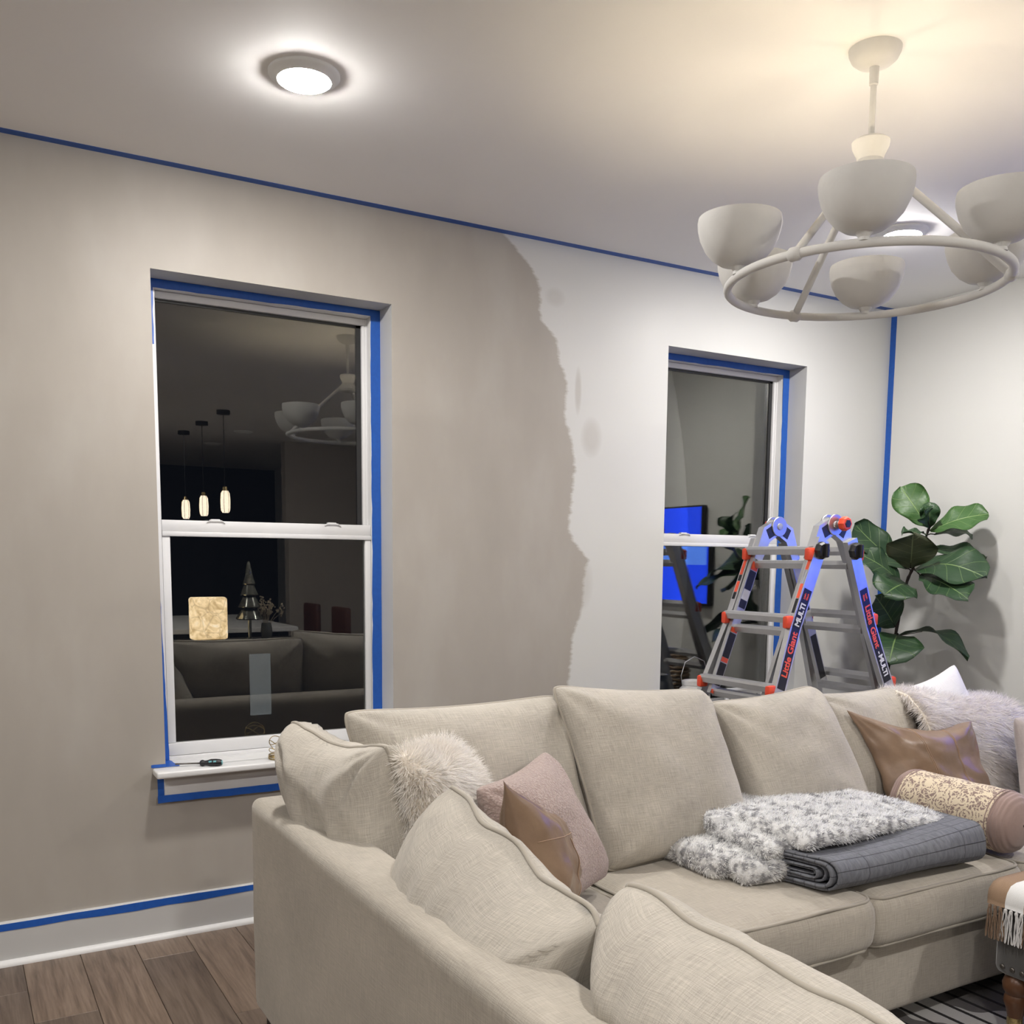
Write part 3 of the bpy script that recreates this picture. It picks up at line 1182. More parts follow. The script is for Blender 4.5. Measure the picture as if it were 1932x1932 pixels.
def strands(name, samples, parent, mat, length, width, seed, droop=.5, wild=.5, clump=0.0, jit=.35, segs=3):
    """samples: list of (pos, normal, tangent-lean vector, colour)"""
    rnd = random.Random(seed)
    vs, fs, cols = [], [], []
    for pos, nr, lean, col in samples:
        L = length * rnd.uniform(1 - jit, 1 + jit)
        rv = V(rnd.gauss(0, 1), rnd.gauss(0, 1), rnd.gauss(0, 1)) * wild
        d = (nr + lean + rv).normalized()
        side = d.cross(V(rnd.uniform(-1, 1), rnd.uniform(-1, 1), rnd.uniform(-1, 1)))
        if side.length < 1e-4:
            continue
        side.normalize()
        p = pos.copy()
        n0 = len(vs)
        for k in range(segs + 1):
            t = k / segs
            w = width * (1 - t * .85)
            if k == segs:
                vs.append(p)
                cols.append(col)
            else:
                vs.append(p - side * w); vs.append(p + side * w)
                cols.append(col); cols.append(col)
            d = (d + V(0, 0, -droop) * (.5 / segs) + V(rnd.gauss(0, .1), rnd.gauss(0, .1), rnd.gauss(0, .1))).normalized()
            p = p + d * (L / segs)
        for k in range(segs - 1):
            a = n0 + 2 * k
            fs.append((a, a + 1, a + 3, a + 2))
        a = n0 + 2 * (segs - 1)
        fs.append((a, a + 1, a + 2))
    o = mk(name, vs, fs, mat, parent, True, None, None, cols)
    return tag(o, kind='stuff')


def mesh_samples(vs, fs, count, seed, colfn, leanfn=None, keep=None):
    rnd = random.Random(seed)
    tris = []
    tot = 0
    for f in fs:
        p = [Vector(vs[i]) for i in f]
        for k in range(1, len(p) - 1):
            n = (p[k] - p[0]).cross(p[k + 1] - p[0])
            ar = n.length / 2
            if ar > 1e-10:
                cen = (p[0] + p[k] + p[k + 1]) / 3
                if keep and not keep(cen, n.normalized()):
                    continue
                tot += ar
                tris.append((tot, p[0], p[k], p[k + 1], n.normalized()))
    import bisect
    cum = [t[0] for t in tris]
    out = []
    for _ in range(count):
        t = tris[min(len(tris) - 1, bisect.bisect(cum, rnd.random() * tot))]
        a, b = rnd.random(), rnd.random()
        if a + b > 1:
            a, b = 1 - a, 1 - b
        pos = t[1] + (t[2] - t[1]) * a + (t[3] - t[1]) * b
        out.append((pos, t[4], leanfn(pos, t[4]) if leanfn else V(0, 0, 0), colfn(pos, rnd)))
    return out


# ------------------------------------------------------------------ sectional sofa
sofa = empty('sectional_sofa', (-2.4, -1.4, 0), 'beige linen sectional sofa wrapping round the ottoman', 'sofa')


def soft(w, q):
    return w + V(1, 1, 1) * 0.004 * mnoise.noise(w * 4.0)


def sofa_box(name, lo, hi, r, cuts=14):
    return G().rbox(lo, hi, r, cuts, soft).make(name, MT['linen'], sofa, True)


SX0, SY0 = -3.715, -.865
sofa_box('back_frame', (SX0, -3.06, .065), (-3.555, SY0, .708), .035, 22)
sofa_box('back_frame', (-3.565, -1.02, .065), (-.60, SY0 - .002, .705), .035, 22)
sofa_box('arm', (-.78, -1.84, .065), (-.60, -1.0, .60), .05, 14)
sofa_box('base', (-3.57, -1.825, .065), (-.70, -1.00, .30), .02, 16)
sofa_box('base', (-3.57, -3.04, .065), (-2.83, -1.80, .30), .02, 16)
g0 = None
for (x, y) in ((-3.66, -.93), (-3.66, -2.98), (-2.9, -2.98), (-.72, -.93), (-.72, -1.76), (-2.2, -.93), (-2.2, -1.76)):
    G().bbox((x - .025, y - .025, .0), (x + .025, y + .025, .075), .004).make('leg', MT['dark'], sofa)


def seat(lo, hi, crown, seed):
    lo, hi = Vector(lo), Vector(hi)

    def fn(w, q):
        if q[2] > 0:
            w = w + V(0, 0, crown * (1 - q[0] ** 2) * (1 - q[1] ** 2))
            w = w + V(0, 0, .006 * mnoise.noise(V(w.x * 6, w.y * 6, seed)))
        else:
            w = w + V(0, 0, -.004)
        bl = (1 - q[2] ** 2)
        w = w + V(q[0], q[1], 0) * .010 * bl
        return w + V(1, 1, 0) * .005 * mnoise.noise(w * 7 + V(seed, 0, 0))
    g = G().rbox(lo, hi, .045, 18, fn)
    o = g.make('seat_cushion', MT['linen'], sofa, True)
    # corded seams round the top and the bottom edges
    for z, inset in ((hi.z - .012, .007), (lo.z + .012, .007)):
        pts = []
        r = .045
        x0, x1, y0, y1 = lo.x + inset, hi.x - inset, lo.y + inset, hi.y - inset
        for cx, cy, a0 in ((x1 - r, y1 - r, 0), (x0 + r, y1 - r, 90), (x0 + r, y0 + r, 180), (x1 - r, y0 + r, 270)):
            for k in range(7):
                a = R(a0 + 15 * k)
                pts.append(V(cx + r * math.cos(a), cy + r * math.sin(a), z))
        fine = []
        for i, p in enumerate(pts):
            q = pts[(i + 1) % len(pts)]
            m = max(1, int((q - p).length / .04))
            for k in range(m):
                w = p.lerp(q, k / m)
                fine.append(w + V(0, 0, .004 * mnoise.noise(w * 9 + V(seed, 1, 0))))
        G().tube(fine, .0055, 6, True).make('piping', MT['piping'], o, True)
    return o


seat((-2.835, -1.87, .295), (-2.205, -1.03, .462), .022, 1)
seat((-2.200, -1.86, .290), (-1.500, -1.03, .455), .018, 2)
seat((-1.495, -1.86, .290), (-.790, -1.03, .455), .018, 3)
seat((-3.545, -1.875, .295), (-2.845, -1.03, .455), .015, 4)
seat((-3.545, -2.46, .295), (-2.800, -1.885, .455), .02, 5)
seat((-3.545, -3.03, .295), (-2.800, -2.465, .455), .02, 6)

# loose back cushions
PG = 'loose linen back cushions'
kw = dict(pinch=.030, Nn=36, wr=.012, p=3.2, q=.42)
cushion('back_cushion', 'wide beige back cushion below the left window, behind the white fur pillow',
        [(-3.53, -1.14, .985), (-2.805, -1.12, .985), (-2.745, -1.28, .475), (-3.47, -1.30, .475)], .21, MT['linen_light'], .0055, 'cushion', PG, seed=1, **kw)
cushion('back_cushion', 'tall beige back cushion in the middle, left of the spotted blanket',
        [(-2.865, -1.16, 1.022), (-2.255, -1.16, .975), (-2.185, -1.36, .475), (-2.785, -1.36, .47)], .23, MT['linen_light'], .0055, 'cushion', PG, seed=2, **kw)
cushion('back_cushion', 'beige back cushion below the ladder, right of the tall middle cushion',
        [(-2.235, -1.15, .925), (-1.715, -1.14, .955), (-1.560, -1.33, .475), (-2.155, -1.33, .475)], .23, MT['linen_light'], .0055, 'cushion', PG, seed=3, **kw)
cushion('back_cushion', 'pale beige back cushion peeking out behind the right leather pillow',
        [(-1.735, -1.10, .915), (-1.20, -1.10, .915), (-1.15, -1.28, .475), (-1.68, -1.28, .475)], .20, MT['linen_light'], .0055, 'cushion', PG, seed=4, **kw)
kb = dict(pinch=.03, Nn=48, wr=.017, p=3.6, q=.36, ripple=.0075)
cushion('back_cushion', 'beige cushion in the sofa corner, seen from behind below the dark window',
        [(-3.525, -1.455, .945), (-3.625, -.985, .945), (-3.475, -1.01, .50), (-3.415, -1.54, .50)], .28, MT['linen_light'], .0055, 'cushion', PG, seed=5, folds=11, sag=.25, front=.42, edge=.012, dip=.028, **kb)
cushion('back_cushion', 'slumped beige cushion on the left sofa back, middle of three seen from behind',
        [(-3.515, -2.365, .785), (-3.475, -1.70, .895), (-3.38, -1.62, .49), (-3.40, -2.33, .49)], .31, MT['linen_light'], .0060, 'cushion', PG, seed=6, folds=9, sag=.25, front=.13, edge=.02, **kb)
cushion('back_cushion', 'nearest beige cushion on the left sofa back, cut by the bottom of the photo',
        [(-3.42, -3.02, .80), (-3.46, -2.345, .855), (-3.38, -2.36, .49), (-3.38, -3.02, .49)], .33, MT['linen_light'], .0062, 'cushion', PG, seed=8, folds=9, sag=.25, front=.33, edge=.012, **kb)

# white cushion under the fur throw, lilac cushion at the right end
cushion('throw_pillow', 'white linen pillow with one corner poking up behind the fur throw',
        [(-1.20, -1.08, .90), (-.845, -1.10, .995), (-.72, -1.25, .55), (-1.15, -1.28, .50)], .15, MT['white_linen'], None, 'pillow', seed=11, pinch=.05, wr=.005)
cushion('throw_pillow', 'lilac-grey linen pillow cut by the right edge of the photo',
        [(-.955, -1.44, .825), (-.52, -1.46, .83), (-.55, -1.58, .475), (-1.025, -1.55, .475)], .15, MT['lilac_linen'], None, 'pillow', seed=12, pinch=.05, wr=.006)


# leather pillows with stitched panel seams
def leather_pillow(label, c, T, seams, seed, **kw):
    o, surf, nrm = cushion('leather_pillow', label, c, T, MT['leather'], None, 'pillow', 'tan leather pillows', seed=seed, **kw)
    for (u0, v0, u1, v1) in seams:
        for du in (-.006, .006):
            pts = []
            for k in range(25):
                t = k / 24
                u, v = u0 + (u1 - u0) * t + du, v0 + (v1 - v0) * t
                pts.append(surf(u, v, 1) + nrm * .0008)
            G().tube(pts, .0012, 5).make('seam', MT['stitch'], o, True)
    return o


leather_pillow('glossy tan leather pillow standing behind the lace bolster',
               [(-1.635, -1.235, .868), (-1.060, -1.340, .800), (-1.03, -1.47, .475), (-1.555, -1.40, .475)], .17,
               [(.36, .03, .36, .97), (.66, .03, .66, .97)], 21, pinch=.07, wr=.022, folds=5, Nn=48, edge=.014, corner=0.0, dip=.03, q=.55)
leather_pillow('tan leather pillow standing on edge in front of the pink pillow',
               [(-3.350, -1.735, .885), (-3.105, -1.47, .735), (-3.045, -1.55, .485), (-3.275, -1.82, .485)], .19,
               [(.05, .36, .95, .30), (.62, .36, .62, .97)], 24, pinch=.07, wr=.020, folds=4, Nn=48, corner=-.03, q=.62, p=2.2)
cushion('throw_pillow', 'dusty pink boucle pillow leaning beside the left leather pillow',
        [(-3.335, -1.555, .835), (-2.985, -1.33, .862), (-2.845, -1.455, .500), (-3.20, -1.70, .49)], .18, MT['boucle'], None, 'pillow', seed=14, pinch=.045, wr=.008, Nn=50)


# fur pillow in the corner
def fur_tone(pos, rnd, a=(.96, .955, .945), b=(.87, .82, .75), sc=9):
    n = mnoise.noise(pos * sc) * .5 + .5
    t = min(1, max(0, n + rnd.uniform(-.18, .18)))
    k = rnd.uniform(.88, 1.08)
    return tuple((a[i] * (1 - t) + b[i] * t) * k for i in range(3))


FC = [(-3.50, -1.475, .925), (-3.235, -1.215, .895), (-3.16, -1.30, .50), (-3.43, -1.56, .50)]
fvs, ffs, fuv, _, _, _ = cushion_mesh(FC, .22, pinch=.02, seed=15, wr=.004, Nn=20, q=.55, p=2.2)
fp = tag(mk('fur_pillow', fvs, ffs, MT['fur_skin'], None, True, fuv), 'shaggy white fur pillow in the left sofa corner', 'pillow')
strands('fur', mesh_samples(fvs, ffs, 30000, 31, fur_tone, lambda p, n: V(.12, -.1, -.25) + V(mnoise.noise(p * 14), mnoise.noise(p * 14 + V(9, 0, 0)), mnoise.noise(p * 14 + V(0, 9, 0))) * .9),
        fp, MT['fur'], .036, .0013, 32, .5, .13)

# fur throw over the right-hand cushions
prof = [(-1.03, .74), (-1.045, .83), (-1.085, .885), (-1.15, .905), (-1.235, .885), (-1.30, .82), (-1.345, .72), (-1.375, .60), (-1.395, .50)]
tv, tf = [], []
nx = 14
for i in range(nx + 1):
    x = -1.285 + .68 * i / nx
    for j, (y, z) in enumerate(prof):
        d = mnoise.noise(V(x * 5, j * .5, 4)) * .015
        tv.append(V(x + .02 * mnoise.noise(V(j * .6, i * .3, 2)) - (.0 if j < 4 else .0), y + d, z + d - .07 * (i / nx) + (.012 if i < 4 else 0)))
m = len(prof)
for i in range(nx):
    for j in range(m - 1):
        tf.append((i * m + j, i * m + j + 1, (i + 1) * m + j + 1, (i + 1) * m + j))
n0 = len(tv)
tv2 = tv + [p + V(0, .018, -.012) for p in tv]
tf2 = tf + [tuple(n0 + k for k in reversed(f)) for f in tf]
bl = [i * m for i in range(nx + 1)]
for i in range(nx):
    for j in (0, m - 1):
        a, b = i * m + j, (i + 1) * m + j
        tf2.append((a, b, n0 + b, n0 + a) if j == 0 else (b, a, n0 + a, n0 + b))
for i in (0, nx):
    for j in range(m - 1):
        a, b = i * m + j, i * m + j + 1
        tf2.append((b, a, n0 + a, n0 + b) if i == 0 else (a, b, n0 + b, n0 + a))
ft = tag(mk('fur_throw', tv2, tf2, MT['fur_skin'], None, True), 'long white and taupe fur throw draped over the right cushions', 'throw')


def throw_tone(pos, rnd):
    c = fur_tone(pos, rnd, (.92, .91, .91), (.80, .75, .71), 6)
    return c


def out(p, n):
    return V(.10, -.05, -.5) + V(mnoise.noise(p * 13), mnoise.noise(p * 13 + V(9, 0, 0)), mnoise.noise(p * 13 + V(0, 9, 0))) * .7


tfo = [f if True else f for f in tf]
strands('fur', mesh_samples(tv2, tf2, 38000, 41, throw_tone, out, lambda c, n: n.y < .3 or n.x < -.5), ft, MT['fur'], .034, .0014, 42, .6, .13)


# ------------------------------------------------------------------ folded blankets
# quilt: concentric folds, the rolled fold towards the seat front, the open fold ends on the left
def folded_quilt():
    g = G()
    x0, x1 = -2.385, -1.69
    nx = 40
    zb = .478

    def sheet(yb, yf, h, th, k, shear):
        """one U-shaped layer: back edge yb, front fold yf, half height h"""
        sec = []
        nb = 12
        for i in range(nb):
            t = i / nb
            sec.append((yb + (yf + h - yb) * t, h))
        for i in range(9):
            a = R(90 + 22.5 * i)
            sec.append((yf + h + h * math.cos(a), h * math.sin(a)))
        for i in range(1, nb):
            t = i / nb
            sec.append((yf + h + (yb - yf - h) * t, -h))
        # centre line lengths for uv
        ln = [0]
        for a, b in zip(sec, sec[1:]):
            ln.append(ln[-1] + math.hypot(b[0] - a[0], b[1] - a[1]))
        m = len(sec)
        for side in (1, -1):
            vs, uv = [], []
            for i in range(nx + 1):
                t = i / nx
                for j, (y, z) in enumerate(sec):
                    j0, j1 = max(0, j - 1), min(m - 1, j + 1)
                    ty, tz = sec[j1][0] - sec[j0][0], sec[j1][1] - sec[j0][1]
                    L = math.hypot(ty, tz) or 1
                    ny, nz = tz / L, -ty / L
                    o = -side * th / 2
                    x = x0 + (x1 - x0) * t + shear * (y + 1.66) * (1 - t) + .004 * mnoise.noise(V(j * .5, k, t * 3)) * (1 if t in (0, 1) else 0)
                    puff = .006 * mnoise.noise(V(x * 9, ln[j] * 9, k)) + (.004 * mnoise.noise(V(x * 26, ln[j] * 34, k)) if k == 0 and side > 0 else 0)
                    zz = max(z, -h)
                    c = .046
                    lift = 1 + .75 * max(0, t - .55) / .45 * (1 if z > 0 else 0)
                    vz = zb + c + (zz * lift - .006 * math.sin(t * 7)) + (nz * o) * 1.0
                    vy = y + ny * o + .012 * math.sin(t * 5.2 + .6)
                    vs.append(V(x, vy + ny * puff, max(zb - .014, vz + nz * (-puff) if side > 0 else vz)))
                    uv.append((x, ln[j] + k * .7))
            fs = []
            for i in range(nx):
                for j in range(m - 1):
                    q = (i * m + j, (i + 1) * m + j, (i + 1) * m + j + 1, i * m + j + 1)
                    fs.append(q if side < 0 else tuple(reversed(q)))
            nbase = len(g.v)
            g.add(vs, fs, uv)
            if side == 1:
                first = nbase
        # close the four open edges
        for i in range(nx):
            for j in (0, m - 1):
                a, b = first + i * m + j, first + (i + 1) * m + j
                c, d = nbase + i * m + j, nbase + (i + 1) * m + j
                g.f.append((a, b, d, c))
        for i in (0, nx):
            for j in range(m - 1):
                a, b = first + i * m + j, first + i * m + j + 1
                c, d = nbase + i * m + j, nbase + i * m + j + 1
                g.f.append((a, c, d, b))
    sheet(-1.46, -1.842, .043, .007, 0, -.30)
    sheet(-1.44, -1.828, .034, .009, 1, -.24)
    sheet(-1.47, -1.800, .0235, .006, 2, -.34)
    sheet(-1.45, -1.785, .0145, .005, 3, -.24)
    sheet(-1.48, -1.770, .006, .004, 4, -.34)
    return tag(g.make('folded_quilt', MT['quilt'], None, True), 'folded charcoal grey quilt at the seat edge under the spotted blanket', 'blanket')


folded_quilt()


def spotted_blanket():
    g = G()

    def lump(lo, hi, r, bend, seed, cuts=16):
        def fn(w, q):
            w = w + V(0, 0, bend * math.cos((q[0] + .2) * 1.9) - .010 * (q[1] ** 2))
            return w + V(mnoise.noise(w * 8 + V(seed, 0, 0)), mnoise.noise(w * 8 + V(0, seed, 0)), .7 * mnoise.noise(w * 9 + V(0, 0, seed))) * .014
        g.rbox(lo, hi, r, cuts, fn)
    lump((-2.36, -1.735, .572), (-1.74, -1.24, .626), .027, .008, 1)           # top fold
    lump((-2.46, -1.46, .572), (-2.28, -1.24, .640), .032, .0, 2, 10)          # curled fold at the left
    lump((-2.45, -1.68, .548), (-1.85, -1.25, .596), .024, .003, 3)            # middle fold
    lump((-2.575, -1.60, .480), (-2.36, -1.22, .562), .036, .0, 4, 12)         # bottom fold, spilling left of the quilt
    lump((-2.53, -1.68, .480), (-2.35, -1.48, .556), .036, .0, 5, 10)
    return g


sg = spotted_blanket()
sb = tag(sg.make('spotted_blanket', MT['spot_skin'], None, True), 'folded white faux fur blanket with grey spots on top of the quilt', 'blanket')


def spot_tone(pos, rnd):
    q = V(pos.x * 1.0, pos.y * 1.25, pos.z * 1.0)
    n = mnoise.noise(q * 27) * .75 + mnoise.noise(q * 50 + V(4, 4, 4)) * .3
    k = rnd.uniform(.9, 1.07)
    if n > .17:
        t = min(1, (n - .17) * 6)
        c = (.90 * (1 - t) + .36 * t, .90 * (1 - t) + .36 * t, .90 * (1 - t) + .37 * t)
    else:
        c = (.90, .90, .895)
    return tuple(x * k for x in c)


strands('pile', mesh_samples(sg.v, sg.f, 42000, 51, spot_tone, lambda p, n: V(.25, -.25, -.15) + V(mnoise.noise(p * 20), mnoise.noise(p * 20 + V(9, 0, 0)), mnoise.noise(p * 20 + V(0, 9, 0))) * .8,
                             lambda c, n: n.z > -.6), sb, MT['fur'], .0105, .0012, 52, .25, .2, segs=2)


# lace bolster
def bolster():
    a, b = V(-1.495, -1.375, .570), V(-1.500, -1.850, .568)
    ax = (b - a).normalized()
    M = Matrix.Translation(a) @ ax.to_track_quat('Z', 'Y').to_matrix().to_4x4()
    L = (b - a).length
    r = .100
    e = empty('bolster_pillow', ((a + b) / 2 - V(0, 0, r)), 'round bolster pillow with cream lace over mauve cotton', 'pillow')

    def cyl(z0, z1, rr, n=48, k=14, wob=.003):
        vs, fs, uv = [], [], []
        for i in range(k + 1):
            z = z0 + (z1 - z0) * i / k
            for j in range(n + 1):
                th = 2 * math.pi * j / n
                q = rr(z) + wob * mnoise.noise(V(math.cos(th) * 2, math.sin(th) * 2, z * 14))
                vs.append(M @ V(q * math.cos(th), q * math.sin(th), z))
                uv.append((th * r, z))
        for i in range(k):
            for j in range(n):
                p = i * (n + 1) + j
                fs.append((p, p + 1, p + n + 2, p + n + 1))
        return vs, fs, uv

    def rad(z):
        t = min(z, L - z)
        if t < .055:
            return max(.004, r * math.sqrt(max(0, 1 - ((.055 - t) / .055) ** 2.2)) * .98 + .002)
        return r
    v, f, u = cyl(.060, L - .060, lambda z: r + .002)
    mk('lace_cover', v, f, MT['lace'], e, True, u)
    for z0, z1 in ((.0, .061), (L - .061, L)):
        v, f, u = cyl(z0, z1, lambda z: rad(z) + .0016 * math.sin(z * 520), wob=.004, k=24)
        o = mk('end_cap', v, f, MT['mauve'], e, True, u)
    for z in (.062, .074, L - .074, L - .062):
        pts = [M @ V((r + .002) * math.cos(t), (r + .002) * math.sin(t), z) for t in [2 * math.pi * k / 40 for k in range(40)]]
        G().tube(pts, .0022, 5, True).make('gathered_band', MT['mauve'], e, True)


bolster()

# ------------------------------------------------------------------ rug, ottoman and striped throw
tag(G().bbox((-2.75, -3.4, .0), (-.35, -1.30, .011), .004).make('area_rug', MT['rug']), 'grey and cream patterned rug with dark lines beneath the ottoman', 'rug')

OX0, OX1, OY0, OY1 = -1.838, -1.00, -2.87, -1.985
ot = empty('ottoman', ((OX0 + OX1) / 2, (OY0 + OY1) / 2, 0), 'charcoal velvet ottoman with nailhead trim and turned legs', 'ottoman')
G().rbox((OX0, OY0, .205), (OX1, OY1, .472), .03, 14).make('upholstery', MT['velvet'], ot, True)
nl = G().lathe([(.0085, 0), (.0075, .003), (.005, .005), (.0, .006)], None, 10, False)
nail_me = bpy.data.meshes.new('nailhead')
nail_me.from_pydata([tuple(v) for v in nl.v], [], nl.f)
nail_me.materials.append(MT['nail'])
for i in range(28):
    y = OY1 - .035 - i * (OY1 - OY0 - .07) / 27
    share(nail_me, 'nailhead', ot, (OX0 + .0005, y, .236), (0, -math.pi / 2, 0))
for i in range(26):
    x = OX0 + .04 + i * (OX1 - OX0 - .08) / 25
    share(nail_me, 'nailhead', ot, (x, OY1 - .0005, .236), (-math.pi / 2, 0, 0))
for (x, y) in ((OX0 + .045, OY1 - .055), (OX1 - .075, OY1 - .075), (OX0 + .075, OY0 + .075), (OX1 - .075, OY0 + .075)):
    M = Matrix.Translation((x, y, 0))
    lg = auto_smooth(G().lathe([(.026, .210), (.034, .200), (.040, .182), (.038, .165), (.029, .150), (.033, .140), (.034, .128), (.026, .105), (.022, .085), (.020, .078)], M, 24).make('leg', MT['walnut'], ot))
    auto_smooth(G().lathe([(.021, .082), (.022, .060), (.017, .046), (.013, .043)], M, 20).make('ferrule', MT['brass'], lg))
    Mw = Matrix.Translation((x + .006, y, .024)) @ Matrix.Rotation(math.pi / 2, 4, 'X')
    auto_smooth(G().lathe([(.0, -.011), (.012, -.011), (.0165, -.007), (.0165, .007), (.012, .011), (.0, .011)], Mw, 20, False).make('caster', MT['brass'], lg))

# throw folded over the left edge of the ottoman
tp = []
sec = [(OX0 + .52, .480), (OX0 + .30, .481), (OX0 + .12, .481), (OX0 + .03, .480), (OX0 + .004, .473), (OX0 - .009, .458), (OX0 - .013, .44), (OX0 - .014, .43), (OX0 - .015, .415)]
ty0, ty1 = -2.72, -1.972
ny = 44
tvs, tuv, tfs = [], [], []
ln = [0]
for a, b in zip(sec, sec[1:]):
    ln.append(ln[-1] + math.hypot(b[0] - a[0], b[1] - a[1]))
for layer in (0, 1):
    for i in range(ny + 1):
        y = ty0 + (ty1 - ty0) * i / ny
        for j, (x, z) in enumerate(sec):
            wob = .004 * mnoise.noise(V(y * 14, j * .4, 1)) * (1 if j > 4 else .5)
            off = .004 if layer else 0
            dx = -off if j > 4 else 0
            dz = off if j <= 4 else 0
            tvs.append(V(x + wob + dx, y, z + dz + abs(wob) * .5))
            tuv.append((y + 2.026 + .112 * 10, ln[j]))
m = len(sec)
K = (ny + 1) * m
for i in range(ny):
    for j in range(m - 1):
        q = (i * m + j, i * m + j + 1, (i + 1) * m + j + 1, (i + 1) * m + j)
        tfs.append(q)
        tfs.append(tuple(K + k for k in reversed(q)))
for i in range(ny):
    for j in (0, m - 1):
        a, b = i * m + j, (i + 1) * m + j
        tfs.append((a, b, K + b, K + a))
for i in (0, ny):
    for j in range(m - 1):
        a, b = i * m + j, i * m + j + 1
        tfs.append((a, b, K + b, K + a))
st = tag(mk('striped_throw', tvs, tfs, MT['stripes'], None, True, tuv), 'brown and white striped throw with tassels on the ottoman', 'throw')
random.seed(9)
tassel_me = []
for v in range(4):
    g = G()
    for k in range(7):
        a = 2 * math.pi * k / 7
        r = .0045
        pts = []
        for q in range(6):
            t = q / 5
            pts.append(V(r * math.cos(a) * (.5 + t * .9) + .003 * mnoise.noise(V(k, t * 3, v)), r * 1.6 * math.sin(a) * (.5 + t) + .006 * mnoise.noise(V(t * 2.5, k + 9, v)), -.095 * t * (1 + .12 * mnoise.noise(V(k, v, 3)))))
        g.tube(pts, .0015, 4)
    g.lathe([(.0, .004), (.005, .001), (.0055, -.004), (.004, -.009)], None, 8, False)
    me = bpy.data.meshes.new('tassel')
    me.from_pydata([tuple(p) for p in g.v], [], g.f)
    tassel_me.append(me)
both = []
for me in tassel_me:
    w = me.copy()
    me.materials.append(MT['tassel_brown']); w.materials.append(MT['tassel_white'])
    both.append((me, w))
nt = 46
for i in range(nt):
    y = ty1 - .008 - i * (ty1 - ty0 - .016) / (nt - 1)
    white = ((y + 2.026 + .112 * 10) / .112) % 1 > .49
    share(both[i % 4][1 if white else 0], 'tassel', st, (OX0 - .017, y, .412), (random.uniform(-.12, .12), random.uniform(-.05, .1), 0))


# ------------------------------------------------------------------ multi-position ladder
LX, LN, LF, LZ = -1.08, -.650, -.270, 1.565          # hinge centre line; near and far rail planes
lad = empty('step_ladder', (LX, (LN + LF) / 2, 0), 'aluminium folding ladder with orange rung ends standing behind the sofa', 'ladder')


def off(z):
    return .062 + .39 * (LZ - z)


def flare(z):
    return 0.0 if z > 1.12 else (1.12 - z) * .095


def rail(name, side, near, ztop, zbot, wid, thk, dy, mat, flared=True):
    """channel rail following the splay; side -1 = left, +1 = right"""
    yb = LN if near else LF
    sg = -1 if near else 1
    zs = [ztop] + ([1.12] if zbot < 1.12 < ztop else []) + ([.75] if zbot < .75 else []) + [zbot]
    d = V(side * -.39, 0, 1).normalized()            # up along the rail
    w = V(d.z, 0, -d.x)                               # across the wide face
    loops = []
    for z in zs:
        c = V(LX + side * off(z), yb + sg * (dy + (flare(z) if flared else 0)), z)
        h = wid / 2
        k = thk / 2
        e = .006
        prof = [(-h, -k), (-h + e, -k), (-h + e, -k + .004), (h - e, -k + .004), (h - e, -k), (h, -k), (h, k), (-h, k)]
        loops.append([c + w * a + V(0, 1, 0) * (b * -sg if True else b) * -1 * (1) for a, b in [(p, q * (1)) for p, q in [(a, b if near else -b) for a, b in prof]]])
    vs = [p for l in loops for p in l]
    n = 8
    fs = []
    for i in range(len(loops) - 1):
        for k in range(n):
            j = (k + 1) % n
            fs.append((i * n + k, i * n + j, (i + 1) * n + j, (i + 1) * n + k))
    fs.append(tuple(range(n))); fs.append(tuple((len(loops) - 1) * n + k for k in reversed(range(n))))
    o = mk(name, vs, fs, mat, lad)
    bm = bmesh.new(); bm.from_mesh(o.data); bmesh.ops.recalc_face_normals(bm, faces=bm.faces[:]); bm.to_mesh(o.data); bm.free()
    return o


RT = [1.437 - .2905 * k for k in range(5)]
for side in (-1, 1):
    for near in (True, False):
        sg = -1 if near else 1
        r_out = rail('outer_rail', side, near, 1.50, .03, .062, .028, .004, MT['alu'])
        rail('inner_rail', side, near, 1.535, .80, .048, .020, -.024, MT['alu_dark'], False)
        # foot
        x = LX + side * off(.015)
        yf = (LN if near else LF) + sg * (.004 + flare(0.0))
        G().bbox((x - .04, yf - .02, 0), (x + .04, yf + .02, .06), .005).make('foot', MT['black'], lad)
    d = V(side * -.39, 0, 1).normalized()
    outw = V(side * d.z, 0, abs(d.x))                 # towards the climbing face
    for k, z in enumerate(RT):
        c = V(LX + side * off(z), 0, z) + outw * .040
        fl = flare(z)
        y0, y1 = LN - fl - .001, LF + fl + .001
        hexa = [(.020, .006), (.015, .017), (-.014, .020), (-.018, .0), (-.014, -.018), (.012, -.018)]
        poly = [c + V(side, 0, 0) * a + V(0, 0, b) for a, b in hexa]
        rg = G().prism(poly, (0, y0, 0), (0, y1, 0)).make('rung', MT['alu_dark'], lad)
        rg2 = None
        for yy in (y0, y1):
            M = Matrix.Translation((c.x, yy, z))
            g = G()
            g.bbox((-.024, -.015, -.027), (.024, .015, .027), .009, M)
            auto_smooth(g.make('rung_cap', MT['red'], rg))
        if z > .8:
            c2 = V(LX + side * off(z - .042), 0, z - .042) - outw * .012
            poly = [c2 + V(side, 0, 0) * a + V(0, 0, b) for a, b in hexa]
            G().prism(poly, (0, LN + .02, 0), (0, LF - .02, 0)).make('inner_rung', MT['alu_dark'], lad)

